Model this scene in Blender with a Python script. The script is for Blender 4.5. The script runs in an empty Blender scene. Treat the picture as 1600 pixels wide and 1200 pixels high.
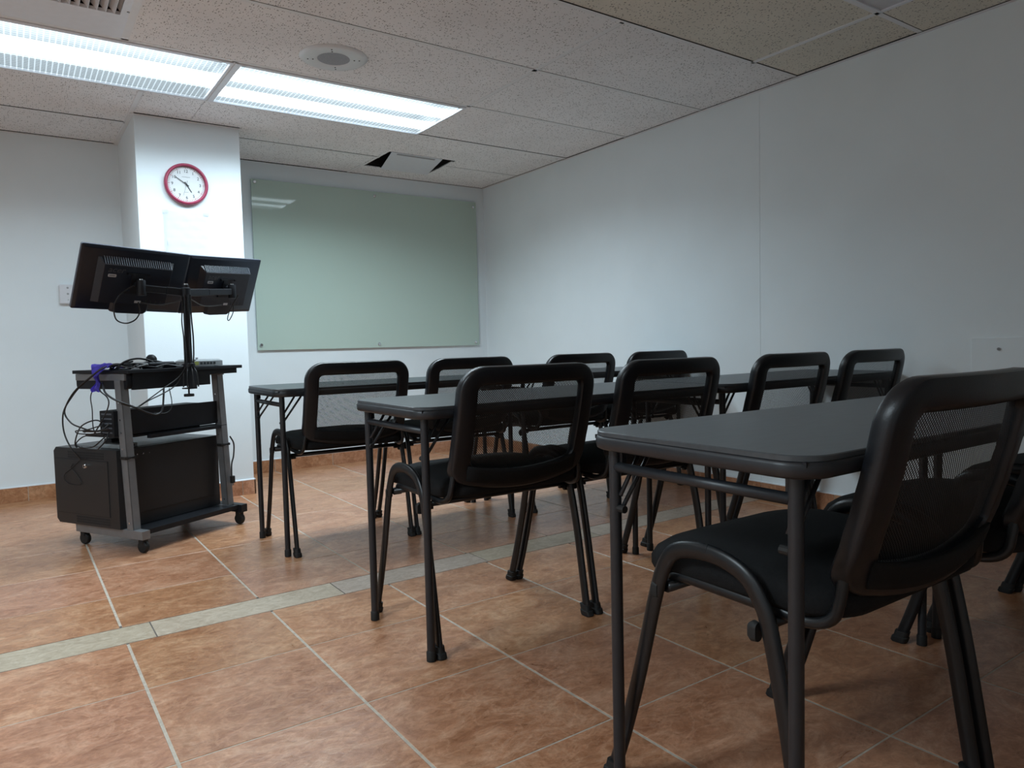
import bpy, bmesh, math, random
from mathutils import Vector, Matrix
R = math.radians
sc = bpy.context.scene
COL = sc.collection
random.seed(7)

# ------------------------------------------------------------------ materials
def new_mat(name):
    m = bpy.data.materials.new(name); m.use_nodes = True
    nt = m.node_tree; b = nt.nodes['Principled BSDF']
    return m, nt, b
def N(nt, t, **k):
    n = nt.nodes.new(t)
    for a, v in k.items(): setattr(n, a, v)
    return n
def mat(name, col, rough=0.5, metal=0.0, spec=0.5, noise=0.0, nscale=30.0, bump=0.0, bscale=80.0, coat=0.0):
    m, nt, b = new_mat(name)
    b.inputs['Base Color'].default_value = (*col, 1)
    b.inputs['Roughness'].default_value = rough
    b.inputs['Metallic'].default_value = metal
    b.inputs['Specular IOR Level'].default_value = spec
    b.inputs['Coat Weight'].default_value = coat
    tc = N(nt, 'ShaderNodeTexCoord')
    if noise > 0:
        n = N(nt, 'ShaderNodeTexNoise'); n.inputs['Scale'].default_value = nscale; n.inputs['Detail'].default_value = 5
        nt.links.new(tc.outputs['Object'], n.inputs['Vector'])
        r = N(nt, 'ShaderNodeValToRGB')
        r.color_ramp.elements[0].position = 0.3; r.color_ramp.elements[1].position = 0.7
        r.color_ramp.elements[0].color = (*[c * (1 - noise) for c in col], 1)
        r.color_ramp.elements[1].color = (*[min(1, c * (1 + noise)) for c in col], 1)
        nt.links.new(n.outputs['Fac'], r.inputs['Fac']); nt.links.new(r.outputs['Color'], b.inputs['Base Color'])
    if bump > 0:
        n = N(nt, 'ShaderNodeTexNoise'); n.inputs['Scale'].default_value = bscale; n.inputs['Detail'].default_value = 3
        nt.links.new(tc.outputs['Object'], n.inputs['Vector'])
        bp = N(nt, 'ShaderNodeBump'); bp.inputs['Strength'].default_value = bump; bp.inputs['Distance'].default_value = 0.002
        nt.links.new(n.outputs['Fac'], bp.inputs['Height']); nt.links.new(bp.outputs['Normal'], b.inputs['Normal'])
    return m

M = {}
M['wall'] = mat('painted_wall', (0.79, 0.865, 0.90), 0.62, noise=0.02, nscale=3, bump=0.15, bscale=140)
M['caulk'] = mat('white_caulk', (0.72, 0.74, 0.76), 0.6, noise=0.03)
M['tbar'] = mat('grid_white', (0.80, 0.82, 0.84), 0.5, noise=0.02)
M['fixture'] = mat('fixture_enamel', (0.76, 0.80, 0.86), 0.35, noise=0.02)
M['bezel'] = mat('speaker_white', (0.70, 0.74, 0.78), 0.3, noise=0.02)
M['housing'] = mat('galvanised_housing', (0.22, 0.23, 0.24), 0.6, noise=0.05)
M['dark_gap'] = mat('dark_gap', (0.02, 0.02, 0.022), 0.9, noise=0.2)
M['tube'] = mat('black_tube', (0.007, 0.008, 0.0095), 0.36, spec=0.4, noise=0.12, nscale=40)
M['plastic'] = mat('black_plastic', (0.006, 0.0075, 0.0105), 0.36, spec=0.4, noise=0.1, nscale=60, bump=0.12, bscale=500)
M['fabric'] = mat('black_fabric', (0.007, 0.007, 0.0075), 0.85, spec=0.2, noise=0.25, nscale=200, bump=0.5, bscale=900)
M['tabletube'] = mat('charcoal_steel', (0.014, 0.016, 0.020), 0.42, spec=0.5, noise=0.1, nscale=30)
M['rubber'] = mat('black_rubber', (0.008, 0.008, 0.008), 0.7, noise=0.2)
M['steel'] = mat('grey_steel', (0.21, 0.215, 0.225), 0.4, metal=0.4, noise=0.08, nscale=20)
M['chrome'] = mat('chrome', (0.75, 0.76, 0.78), 0.18, metal=1.0, noise=0.02)
M['cart_black'] = mat('cart_black', (0.007, 0.0085, 0.012), 0.5, spec=0.35, noise=0.15)
M['cab_black'] = mat('cabinet_black', (0.013, 0.0145, 0.017), 0.38, noise=0.12, nscale=8, bump=0.2, bscale=700)
M['mon'] = mat('monitor_black', (0.007, 0.011, 0.021), 0.32, noise=0.1, nscale=50, bump=0.15, bscale=700)
M['mon_edge'] = mat('monitor_edge', (0.10, 0.11, 0.14), 0.25, noise=0.05)
M['ventslat'] = mat('vent_slat', (0.10, 0.115, 0.14), 0.3, noise=0.05)
M['logo'] = mat('logo_grey', (0.06, 0.062, 0.07), 0.3, noise=0.02)
M['sticker'] = mat('sticker', (0.45, 0.46, 0.48), 0.5, noise=0.05)
M['cable'] = mat('cable_black', (0.010, 0.011, 0.013), 0.4, noise=0.1)
M['switch'] = mat('switch_grey', (0.27, 0.29, 0.30), 0.5, noise=0.05)
M['purple'] = mat('purple_cloth', (0.12, 0.09, 0.62), 0.8, noise=0.2, nscale=60, bump=0.4, bscale=200)
M['outlet'] = mat('outlet_white', (0.72, 0.74, 0.78), 0.4, noise=0.02)
M['clock_red'] = mat('clock_red', (0.33, 0.035, 0.085), 0.3, noise=0.05)
M['clock_face'] = mat('clock_face', (0.64, 0.67, 0.68), 0.5, noise=0.01)
M['ink'] = mat('ink', (0.02, 0.025, 0.03), 0.5, noise=0.05)
M['inkred'] = mat('ink_red', (0.40, 0.06, 0.10), 0.5, noise=0.05)
M['inkgrey'] = mat('ink_grey', (0.35, 0.37, 0.38), 0.5, noise=0.05)
M['grout'] = mat('grout', (0.46, 0.40, 0.33), 0.8, noise=0.15, nscale=60, bump=0.3)
M['strip_grout'] = mat('dark_grout', (0.12, 0.10, 0.085), 0.8, noise=0.15)
M['grille'] = mat('speaker_grille', (0.30, 0.31, 0.34), 0.5, noise=0.03)
M['screen'] = mat('screen_glass', (0.01, 0.01, 0.012), 0.12, noise=0.05)
M['led'] = mat('label_yellow', (0.35, 0.38, 0.10), 0.5, noise=0.1)

# table top laminate
m, nt, b = new_mat('table_laminate'); M['laminate'] = m
tc = N(nt, 'ShaderNodeTexCoord'); mp = N(nt, 'ShaderNodeMapping'); mp.inputs['Scale'].default_value = (6, 22, 22)
n = N(nt, 'ShaderNodeTexNoise'); n.inputs['Scale'].default_value = 3; n.inputs['Detail'].default_value = 7
nt.links.new(tc.outputs['Object'], mp.inputs['Vector']); nt.links.new(mp.outputs['Vector'], n.inputs['Vector'])
r = N(nt, 'ShaderNodeValToRGB'); r.color_ramp.elements[0].position = .3; r.color_ramp.elements[1].position = .72
r.color_ramp.elements[0].color = (0.036, 0.043, 0.050, 1); r.color_ramp.elements[1].color = (0.054, 0.063, 0.071, 1)
nt.links.new(n.outputs['Fac'], r.inputs['Fac']); nt.links.new(r.outputs['Color'], b.inputs['Base Color'])
b.inputs['Roughness'].default_value = 0.36
b.inputs['Specular IOR Level'].default_value = 0.6

# terracotta floor tiles
def tile_mat(name, c0, c1, c2, rough, vein=.22):
    m, nt, b = new_mat(name)
    tc = N(nt, 'ShaderNodeTexCoord'); at = N(nt, 'ShaderNodeAttribute', attribute_name='rnd')
    vm = N(nt, 'ShaderNodeVectorMath', operation='MULTIPLY'); vm.inputs[1].default_value = (37, 53, 71)
    va = N(nt, 'ShaderNodeVectorMath', operation='ADD')
    nt.links.new(at.outputs['Color'], vm.inputs[0]); nt.links.new(tc.outputs['Object'], va.inputs[0]); nt.links.new(vm.outputs['Vector'], va.inputs[1])
    mp = N(nt, 'ShaderNodeMapping'); mp.inputs['Scale'].default_value = (1.0, 1.5, 1.0)
    nt.links.new(va.outputs['Vector'], mp.inputs['Vector'])
    n1 = N(nt, 'ShaderNodeTexNoise'); n1.inputs['Scale'].default_value = 6.5; n1.inputs['Detail'].default_value = 12; n1.inputs['Roughness'].default_value = .80; n1.inputs['Distortion'].default_value = .8
    nt.links.new(mp.outputs['Vector'], n1.inputs['Vector'])
    r = N(nt, 'ShaderNodeValToRGB'); e = r.color_ramp.elements
    e[0].position = .31; e[1].position = .69; e[0].color = (*c0, 1); e[1].color = (*c2, 1)
    k = e.new(.5); k.color = (*c1, 1)
    nt.links.new(n1.outputs['Fac'], r.inputs['Fac'])
    n2 = N(nt, 'ShaderNodeTexNoise'); n2.inputs['Scale'].default_value = 20; n2.inputs['Detail'].default_value = 10; n2.inputs['Roughness'].default_value = .7; n2.inputs['Distortion'].default_value = 1.6
    nt.links.new(mp.outputs['Vector'], n2.inputs['Vector'])
    r2 = N(nt, 'ShaderNodeValToRGB'); r2.color_ramp.elements[0].position = .38; r2.color_ramp.elements[1].position = .66
    r2.color_ramp.elements[0].color = (.78, .76, .74, 1); r2.color_ramp.elements[1].color = (1.12, 1.15, 1.2, 1)
    nt.links.new(n2.outputs['Fac'], r2.inputs['Fac'])
    mx = N(nt, 'ShaderNodeMix', data_type='RGBA', blend_type='MULTIPLY'); mx.inputs[0].default_value = 1
    nt.links.new(r.outputs['Color'], mx.inputs[6]); nt.links.new(r2.outputs['Color'], mx.inputs[7])
    n3 = N(nt, 'ShaderNodeTexNoise'); n3.inputs['Scale'].default_value = 9; n3.inputs['Detail'].default_value = 8; n3.inputs['Roughness'].default_value = .6; n3.inputs['Distortion'].default_value = .9
    nt.links.new(mp.outputs['Vector'], n3.inputs['Vector'])
    s3 = N(nt, 'ShaderNodeMath', operation='SUBTRACT'); s3.inputs[1].default_value = .5; nt.links.new(n3.outputs['Fac'], s3.inputs[0])
    a3 = N(nt, 'ShaderNodeMath', operation='ABSOLUTE'); nt.links.new(s3.outputs[0], a3.inputs[0])
    v3 = N(nt, 'ShaderNodeMapRange'); v3.inputs['From Min'].default_value = 0; v3.inputs['From Max'].default_value = .035; v3.inputs['To Min'].default_value = vein; v3.inputs['To Max'].default_value = 0
    nt.links.new(a3.outputs[0], v3.inputs['Value'])
    mv = N(nt, 'ShaderNodeMix', data_type='RGBA'); nt.links.new(v3.outputs['Result'], mv.inputs[0]); nt.links.new(mx.outputs[2], mv.inputs[6]); mv.inputs[7].default_value = (*[min(1, c * 1.25) for c in c2], 1)
    mx = mv
    # per-tile tone
    sp = N(nt, 'ShaderNodeSeparateColor'); nt.links.new(at.outputs['Color'], sp.inputs[0])
    mr = N(nt, 'ShaderNodeMapRange'); mr.inputs['To Min'].default_value = .94; mr.inputs['To Max'].default_value = 1.05
    nt.links.new(sp.outputs[0], mr.inputs['Value'])
    mx2 = N(nt, 'ShaderNodeVectorMath', operation='SCALE')
    nt.links.new(mx.outputs[2], mx2.inputs[0]); nt.links.new(mr.outputs['Result'], mx2.inputs['Scale'])
    tn = N(nt, 'ShaderNodeMix', data_type='RGBA'); tn.inputs[6].default_value = (1.0, 1.0, 1.0, 1); tn.inputs[7].default_value = (.99, .965, 1.12, 1); nt.links.new(sp.outputs[1], tn.inputs[0])
    mx3 = N(nt, 'ShaderNodeVectorMath', operation='MULTIPLY'); nt.links.new(mx2.outputs['Vector'], mx3.inputs[0]); nt.links.new(tn.outputs[2], mx3.inputs[1])
    nt.links.new(mx3.outputs['Vector'], b.inputs['Base Color'])
    rr = N(nt, 'ShaderNodeMapRange'); rr.inputs['To Min'].default_value = rough - .06; rr.inputs['To Max'].default_value = rough + .1
    nt.links.new(n2.outputs['Fac'], rr.inputs['Value']); nt.links.new(rr.outputs['Result'], b.inputs['Roughness'])
    bp = N(nt, 'ShaderNodeBump'); bp.inputs['Strength'].default_value = .28; bp.inputs['Distance'].default_value = .003
    nt.links.new(n2.outputs['Fac'], bp.inputs['Height']); nt.links.new(bp.outputs['Normal'], b.inputs['Normal'])
    return m
M['tile'] = tile_mat('terracotta_tile', (0.27, 0.108, 0.045), (0.44, 0.21, 0.10), (0.60, 0.36, 0.205), .28)
M['strip'] = tile_mat('greige_tile', (0.42, 0.335, 0.235), (0.47, 0.385, 0.275), (0.52, 0.435, 0.32), .40, .1)

# ceiling tiles with pinholes
def ceil_mat(name, col):
    m, nt, b = new_mat(name)
    tc = N(nt, 'ShaderNodeTexCoord')
    dn = N(nt, 'ShaderNodeTexNoise'); dn.inputs['Scale'].default_value = 60
    nt.links.new(tc.outputs['Object'], dn.inputs['Vector'])
    va = N(nt, 'ShaderNodeMix', data_type='VECTOR'); va.inputs[0].default_value = .012
    nt.links.new(tc.outputs['Object'], va.inputs[4]); nt.links.new(dn.outputs['Color'], va.inputs[5])
    mp = N(nt, 'ShaderNodeMapping'); mp.inputs['Scale'].default_value = (115, 80, 1)
    nt.links.new(va.outputs[1], mp.inputs['Vector'])
    v = N(nt, 'ShaderNodeTexVoronoi'); v.inputs['Scale'].default_value = 1; v.voronoi_dimensions = '2D'
    nt.links.new(mp.outputs['Vector'], v.inputs['Vector'])
    # random size for each pit
    sp = N(nt, 'ShaderNodeSeparateColor'); nt.links.new(v.outputs['Color'], sp.inputs[0])
    mr = N(nt, 'ShaderNodeMapRange'); mr.inputs['From Min'].default_value = .45; mr.inputs['From Max'].default_value = 1; mr.inputs['To Min'].default_value = 0; mr.inputs['To Max'].default_value = .34
    nt.links.new(sp.outputs[0], mr.inputs['Value'])
    lt = N(nt, 'ShaderNodeMath', operation='LESS_THAN')
    nt.links.new(v.outputs['Distance'], lt.inputs[0]); nt.links.new(mr.outputs['Result'], lt.inputs[1])
    n1 = N(nt, 'ShaderNodeTexNoise'); n1.inputs['Scale'].default_value = 2.5; n1.inputs['Detail'].default_value = 6
    nt.links.new(tc.outputs['Object'], n1.inputs['Vector'])
    r = N(nt, 'ShaderNodeValToRGB'); r.color_ramp.elements[0].position = .3; r.color_ramp.elements[1].position = .7
    r.color_ramp.elements[0].color = (*[c * .92 for c in col], 1); r.color_ramp.elements[1].color = (*[c * 1.05 for c in col], 1)
    nt.links.new(n1.outputs['Fac'], r.inputs['Fac'])
    mx = N(nt, 'ShaderNodeMix', data_type='RGBA')
    nt.links.new(lt.outputs[0], mx.inputs[0]); nt.links.new(r.outputs['Color'], mx.inputs[6]); mx.inputs[7].default_value = (*[c * .33 for c in col], 1)
    nt.links.new(mx.outputs[2], b.inputs['Base Color'])
    b.inputs['Roughness'].default_value = .9
    bp = N(nt, 'ShaderNodeBump'); bp.inputs['Strength'].default_value = .4; bp.inputs['Distance'].default_value = .002; bp.invert = True
    nt.links.new(lt.outputs[0], bp.inputs['Height']); nt.links.new(bp.outputs['Normal'], b.inputs['Normal'])
    return m
M['ceil'] = ceil_mat('ceiling_tile_white', (0.88, 0.89, 0.905))
M['ceilb'] = ceil_mat('ceiling_tile_beige', (0.78, 0.75, 0.66))

# see-through woven mesh of the backrests
m, nt, b = new_mat('woven_mesh'); M['mesh'] = m
tc = N(nt, 'ShaderNodeTexCoord'); sx = N(nt, 'ShaderNodeSeparateXYZ'); nt.links.new(tc.outputs['Object'], sx.inputs[0])
def wave(out, period):
    a = N(nt, 'ShaderNodeMath', operation='MULTIPLY'); a.inputs[1].default_value = 2 * math.pi / period
    nt.links.new(out, a.inputs[0]); c = N(nt, 'ShaderNodeMath', operation='COSINE'); nt.links.new(a.outputs[0], c.inputs[0]); return c.outputs[0]
mu = N(nt, 'ShaderNodeMath', operation='MULTIPLY')
nt.links.new(wave(sx.outputs[0], .0058), mu.inputs[0]); nt.links.new(wave(sx.outputs[2], .0064), mu.inputs[1])
gt = N(nt, 'ShaderNodeMath', operation='GREATER_THAN'); gt.inputs[1].default_value = .12
nt.links.new(mu.outputs[0], gt.inputs[0])
tr = N(nt, 'ShaderNodeBsdfTransparent'); ms = N(nt, 'ShaderNodeMixShader')
b.inputs['Base Color'].default_value = (0.010, 0.010, 0.011, 1); b.inputs['Roughness'].default_value = .6
nt.links.new(gt.outputs[0], ms.inputs[0]); nt.links.new(b.outputs[0], ms.inputs[1]); nt.links.new(tr.outputs[0], ms.inputs[2])
nt.links.new(ms.outputs[0], nt.nodes['Material Output'].inputs['Surface'])

# frosted back-painted glass of the writing board
m, nt, b = new_mat('board_glass'); M['board'] = m
b.inputs['Base Color'].default_value = (0.40, 0.51, 0.455, 1); b.inputs['Roughness'].default_value = .03
b.inputs['Specular IOR Level'].default_value = .5
tc = N(nt, 'ShaderNodeTexCoord'); n = N(nt, 'ShaderNodeTexNoise'); n.inputs['Scale'].default_value = 1.5; nt.links.new(tc.outputs['Object'], n.inputs['Vector'])
r = N(nt, 'ShaderNodeValToRGB'); r.color_ramp.elements[0].color = (0.47, 0.585, 0.52, 1); r.color_ramp.elements[1].color = (0.51, 0.63, 0.56, 1)
nt.links.new(n.outputs['Fac'], r.inputs['Fac']); nt.links.new(r.outputs['Color'], b.inputs['Base Color'])
M['board_edge'] = mat('board_edge', (0.30, 0.42, 0.36), 0.15, noise=0.05)

# clear plastic sleeve
m, nt, b = new_mat('clear_plastic'); M['clear'] = m
b.inputs['Base Color'].default_value = (0.8, 0.83, 0.86, 1); b.inputs['Roughness'].default_value = .12
tc = N(nt, 'ShaderNodeTexCoord'); n = N(nt, 'ShaderNodeTexNoise'); n.inputs['Scale'].default_value = 9; nt.links.new(tc.outputs['Object'], n.inputs['Vector'])
bp = N(nt, 'ShaderNodeBump'); bp.inputs['Strength'].default_value = .8; bp.inputs['Distance'].default_value = .01
nt.links.new(n.outputs['Fac'], bp.inputs['Height']); nt.links.new(bp.outputs['Normal'], b.inputs['Normal'])
tr = N(nt, 'ShaderNodeBsdfTransparent'); ms = N(nt, 'ShaderNodeMixShader'); ms.inputs[0].default_value = .55
nt.links.new(b.outputs[0], ms.inputs[1]); nt.links.new(tr.outputs[0], ms.inputs[2])
nt.links.new(ms.outputs[0], nt.nodes['Material Output'].inputs['Surface'])

LENS, LAMP, SPREAD = 0.62, 6.6, 150
LAMP2, LEFT_FILL, REAR_FILL = 3.6, 12.5, 1.0  # last two: unseen fill lights added left of and behind the camera
# prismatic lens of the lit troffers: two tubes glow through an egg-crate pattern
def lens_mat(name, strength, off=.125, lo=.27):
    m, nt, b = new_mat(name)
    tc = N(nt, 'ShaderNodeTexCoord'); sx = N(nt, 'ShaderNodeSeparateXYZ'); nt.links.new(tc.outputs['Object'], sx.inputs[0])
    # distance from either tube (at y = +-0.13)
    ab = N(nt, 'ShaderNodeMath', operation='ABSOLUTE'); nt.links.new(sx.outputs[1], ab.inputs[0])
    su = N(nt, 'ShaderNodeMath', operation='SUBTRACT'); su.inputs[1].default_value = off; nt.links.new(ab.outputs[0], su.inputs[0])
    ab2 = N(nt, 'ShaderNodeMath', operation='ABSOLUTE'); nt.links.new(su.outputs[0], ab2.inputs[0])
    gl = N(nt, 'ShaderNodeMapRange', interpolation_type='SMOOTHSTEP'); gl.inputs['From Min'].default_value = .025; gl.inputs['From Max'].default_value = .095
    gl.inputs['To Min'].default_value = 2.4; gl.inputs['To Max'].default_value = lo
    nt.links.new(ab2.outputs[0], gl.inputs['Value'])
    # cell lines
    def line(out, per, w):
        f = N(nt, 'ShaderNodeMath', operation='PINGPONG'); f.inputs[1].default_value = per / 2; nt.links.new(out, f.inputs[0])
        l = N(nt, 'ShaderNodeMath', operation='LESS_THAN'); l.inputs[1].default_value = w / 2; nt.links.new(f.outputs[0], l.inputs[0]); return l.outputs[0]
    mxx = N(nt, 'ShaderNodeMath', operation='MAXIMUM')
    nt.links.new(line(sx.outputs[0], .022, .005), mxx.inputs[0]); nt.links.new(line(sx.outputs[1], .022, .005), mxx.inputs[1])
    cell = N(nt, 'ShaderNodeMapRange'); cell.inputs['To Min'].default_value = .68; cell.inputs['To Max'].default_value = 2.2
    nt.links.new(mxx.outputs[0], cell.inputs['Value'])
    mu = N(nt, 'ShaderNodeMath', operation='MULTIPLY'); nt.links.new(gl.outputs['Result'], mu.inputs[0]); nt.links.new(cell.outputs['Result'], mu.inputs[1])
    m2 = N(nt, 'ShaderNodeMath', operation='MULTIPLY'); m2.inputs[1].default_value = strength; nt.links.new(mu.outputs[0], m2.inputs[0])
    b.inputs['Base Color'].default_value = (.5, .52, .54, 1); b.inputs['Roughness'].default_value = .3
    em = N(nt, 'ShaderNodeEmission'); em.inputs['Color'].default_value = (0.75, 0.91, 1.0, 1); nt.links.new(m2.outputs[0], em.inputs['Strength'])
    tr = N(nt, 'ShaderNodeBsdfTransparent'); ms = N(nt, 'ShaderNodeMixShader'); ms.inputs[0].default_value = .95
    ad = N(nt, 'ShaderNodeAddShader')
    nt.links.new(b.outputs[0], ms.inputs[1]); nt.links.new(tr.outputs[0], ms.inputs[2]); nt.links.new(ms.outputs[0], ad.inputs[0]); nt.links.new(em.outputs[0], ad.inputs[1])
    nt.links.new(ad.outputs[0], nt.nodes['Material Output'].inputs['Surface'])
    return m
M['lens'] = lens_mat('lit_lens', LENS)
M['lens_weak'] = lens_mat('lit_lens_weak', LENS * .9, .03, .27)
M['lens_off'] = mat('unlit_lens', (0.62, 0.64, 0.68), 0.35, noise=0.03, nscale=50, bump=0.5, bscale=60)

# ------------------------------------------------------------------ mesh helpers
def obj(name, bm, m, parent=None, smooth=False, bevel=0.0, loc=None, autos=None):
    me = bpy.data.meshes.new(name)
    bmesh.ops.recalc_face_normals(bm, faces=bm.faces[:])
    if bevel > 0:
        ed = [e for e in bm.edges if len(e.link_faces) == 2 and e.calc_face_angle(0) > R(35)]
        bmesh.ops.bevel(bm, geom=ed, offset=bevel, segments=2, affect='EDGES', profile=.6, clamp_overlap=True)
    bm.to_mesh(me); bm.free()
    for mm in (m if isinstance(m, (list, tuple)) else [m]): me.materials.append(mm)
    if smooth:
        for p in me.polygons: p.use_smooth = True
        if autos:
            me.set_sharp_from_angle(angle=R(autos))
    o = bpy.data.objects.new(name, me); COL.objects.link(o)
    if loc is not None: o.location = loc
    if parent is not None: o.parent = parent
    return o
def tag(o, label, cat, group=None):
    o['label'] = label; o['category'] = cat
    if group: o['group'] = group
    return o
def thing(name, label, cat, loc=(0, 0, 0), rz=0, group=None, rot=None):
    o = bpy.data.objects.new(name, None); COL.objects.link(o); o.empty_display_size = .1
    o.location = loc; o.rotation_euler = rot if rot else (0, 0, rz)
    return tag(o, label, cat, group)
def struct(name, bm, m, **k):
    o = obj(name, bm, m, **k); o['kind'] = 'structure'; return o
def box(bm, x0, x1, y0, y1, z0, z1, mi=0, mtx=None):
    vs = [bm.verts.new(v) for v in ((x0, y0, z0), (x1, y0, z0), (x1, y1, z0), (x0, y1, z0), (x0, y0, z1), (x1, y0, z1), (x1, y1, z1), (x0, y1, z1))]
    if mtx is not None:
        for v in vs: v.co = mtx @ v.co
    fs = []
    for f in ((0, 3, 2, 1), (4, 5, 6, 7), (0, 1, 5, 4), (1, 2, 6, 5), (2, 3, 7, 6), (3, 0, 4, 7)):
        fc = bm.faces.new([vs[i] for i in f]); fc.material_index = mi; fs.append(fc)
    return fs
def B(x0, x1, y0, y1, z0, z1):
    bm = bmesh.new(); box(bm, x0, x1, y0, y1, z0, z1); return bm
def spline(pts, n=6):
    P = [Vector(p) for p in pts]; out = []
    for i in range(len(P) - 1):
        p0 = P[i - 1] if i > 0 else P[i] * 2 - P[i + 1]
        p1, p2 = P[i], P[i + 1]
        p3 = P[i + 2] if i + 2 < len(P) else P[i + 1] * 2 - P[i]
        for k in range(n):
            t = k / n
            out.append(.5 * ((2 * p1) + (p2 - p0) * t + (2 * p0 - 5 * p1 + 4 * p2 - p3) * t * t + (3 * p1 - p0 - 3 * p2 + p3) * t ** 3))
    out.append(P[-1]); return out
def tube(bm, pts, r, seg=10, ry=None, up=(1, 0, 0), cap=True):
    """sweep a round (or oval: r along 'up', ry across) section along pts"""
    P = [Vector(p) for p in pts]; ry = r if ry is None else ry; rings = []
    upv = Vector(up)
    for i, p in enumerate(P):
        t = (P[min(i + 1, len(P) - 1)] - P[max(i - 1, 0)]).normalized()
        a = upv - t * upv.dot(t)
        if a.length < 1e-3: a = Vector((0, 1, 0)) - t * t.y
        if a.length < 1e-3: a = Vector((0, 0, 1)) - t * t.z
        a.normalize(); b_ = t.cross(a)
        if ry == r and i > 0: # keep frames smooth for round cables
            a = prev - t * prev.dot(t)
            if a.length < 1e-4: a = prev
            a.normalize(); b_ = t.cross(a)
        prev = a
        rings.append([bm.verts.new(p + a * math.cos(q) * r + b_ * math.sin(q) * ry) for q in [2 * math.pi * k / seg for k in range(seg)]])
    for i in range(len(rings) - 1):
        for k in range(seg):
            bm.faces.new((rings[i][k], rings[i][(k + 1) % seg], rings[i + 1][(k + 1) % seg], rings[i + 1][k]))
    if cap:
        bm.faces.new(rings[0][::-1]); bm.faces.new(rings[-1])
    return bm
def T(pts, r, **k): return tube(bmesh.new(), pts, r, **k)
def rr(hx, hy, r, n=6, rb=None, cx=0, cy=0):
    """rounded rectangle loop (x,y); r for +y corners, rb for -y corners"""
    rb = r if rb is None else rb; pts = []
    for (sx, sy, a0, rad) in ((1, 1, 0, r), (-1, 1, 90, r), (-1, -1, 180, rb), (1, -1, 270, rb)):
        for k in range(n + 1):
            a = R(a0 + 90 * k / n)
            pts.append((cx + sx * (hx - rad) + rad * math.cos(a), cy + sy * (hy - rad) + rad * math.sin(a)))
    return pts
def loft(bm, loops, closed=False, cap0=True, cap1=True):
    L = [[bm.verts.new(p) for p in lp] for lp in loops]; n = len(L[0]); fs = []
    m_ = len(L) if closed else len(L) - 1
    for i in range(m_):
        a, b_ = L[i], L[(i + 1) % len(L)]
        for k in range(n):
            fs.append(bm.faces.new((a[k], a[(k + 1) % n], b_[(k + 1) % n], b_[k])))
    if not closed:
        if cap0: fs.append(bm.faces.new(L[0][::-1]))
        if cap1: fs.append(bm.faces.new(L[-1]))
    return fs
def disc(bm, c, r, z0, z1, seg=32, axis='z'):
    def pt(a, z, rad):
        x, y = math.cos(a) * rad, math.sin(a) * rad
        return {'z': (c[0] + x, c[1] + y, c[2] + z), 'y': (c[0] + x, c[1] + z, c[2] + y), 'x': (c[0] + z, c[1] + x, c[2] + y)}[axis]
    return loft(bm, [[pt(2 * math.pi * k / seg, z, r) for k in range(seg)] for z in (z0, z1)])
def lathe(bm, prof, c=(0, 0, 0), seg=32, axis='z', closed=False):
    loops = []
    for r_, z in prof:
        lp = []
        for k in range(seg):
            a = 2 * math.pi * k / seg; x, y = math.cos(a) * r_, math.sin(a) * r_
            lp.append({'z': (c[0] + x, c[1] + y, c[2] + z), 'y': (c[0] + x, c[1] + z, c[2] + y), 'x': (c[0] + z, c[1] + x, c[2] + y)}[axis])
        loops.append(lp)
    return loft(bm, loops, closed=closed)
def text_mesh(name, s, size, m, parent, loc, rot, extrude=.0004, shear=0.0, scale=(1, 1, 1), align='CENTER'):
    cu = bpy.data.curves.new(name, 'FONT'); cu.body = s; cu.size = size; cu.extrude = extrude; cu.shear = shear
    cu.align_x = align; cu.align_y = 'CENTER'; cu.resolution_u = 3
    to = bpy.data.objects.new(name + '_c', cu); COL.objects.link(to)
    dg = bpy.context.evaluated_depsgraph_get(); dg.update()
    me = bpy.data.meshes.new_from_object(to.evaluated_get(dg)); me.name = name
    bpy.data.objects.remove(to); bpy.data.curves.remove(cu)
    me.materials.clear(); me.materials.append(m)
    o = bpy.data.objects.new(name, me); COL.objects.link(o); o.parent = parent; o.location = loc; o.rotation_euler = rot; o.scale = scale
    return o
def dup(root, loc, rz, label, group):
    r = root.copy(); COL.objects.link(r); r.location = loc; r.rotation_euler = (0, 0, rz); r['label'] = label; r['group'] = group
    for ch in list(root.children):
        c = ch.copy(); COL.objects.link(c); c.parent = r
        for g in list(ch.children):
            d = g.copy(); COL.objects.link(d); d.parent = c
    return r

# ------------------------------------------------------------------ room dimensions
XR, YB, ZC = 3.292, 5.140, 2.155
XL, YF = -2.70, -1.90
CX0, CX1, CY = 0.604, 1.156, 4.435     # column
HB = 0.089                             # tile baseboard height
TH = 0.0056

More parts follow.
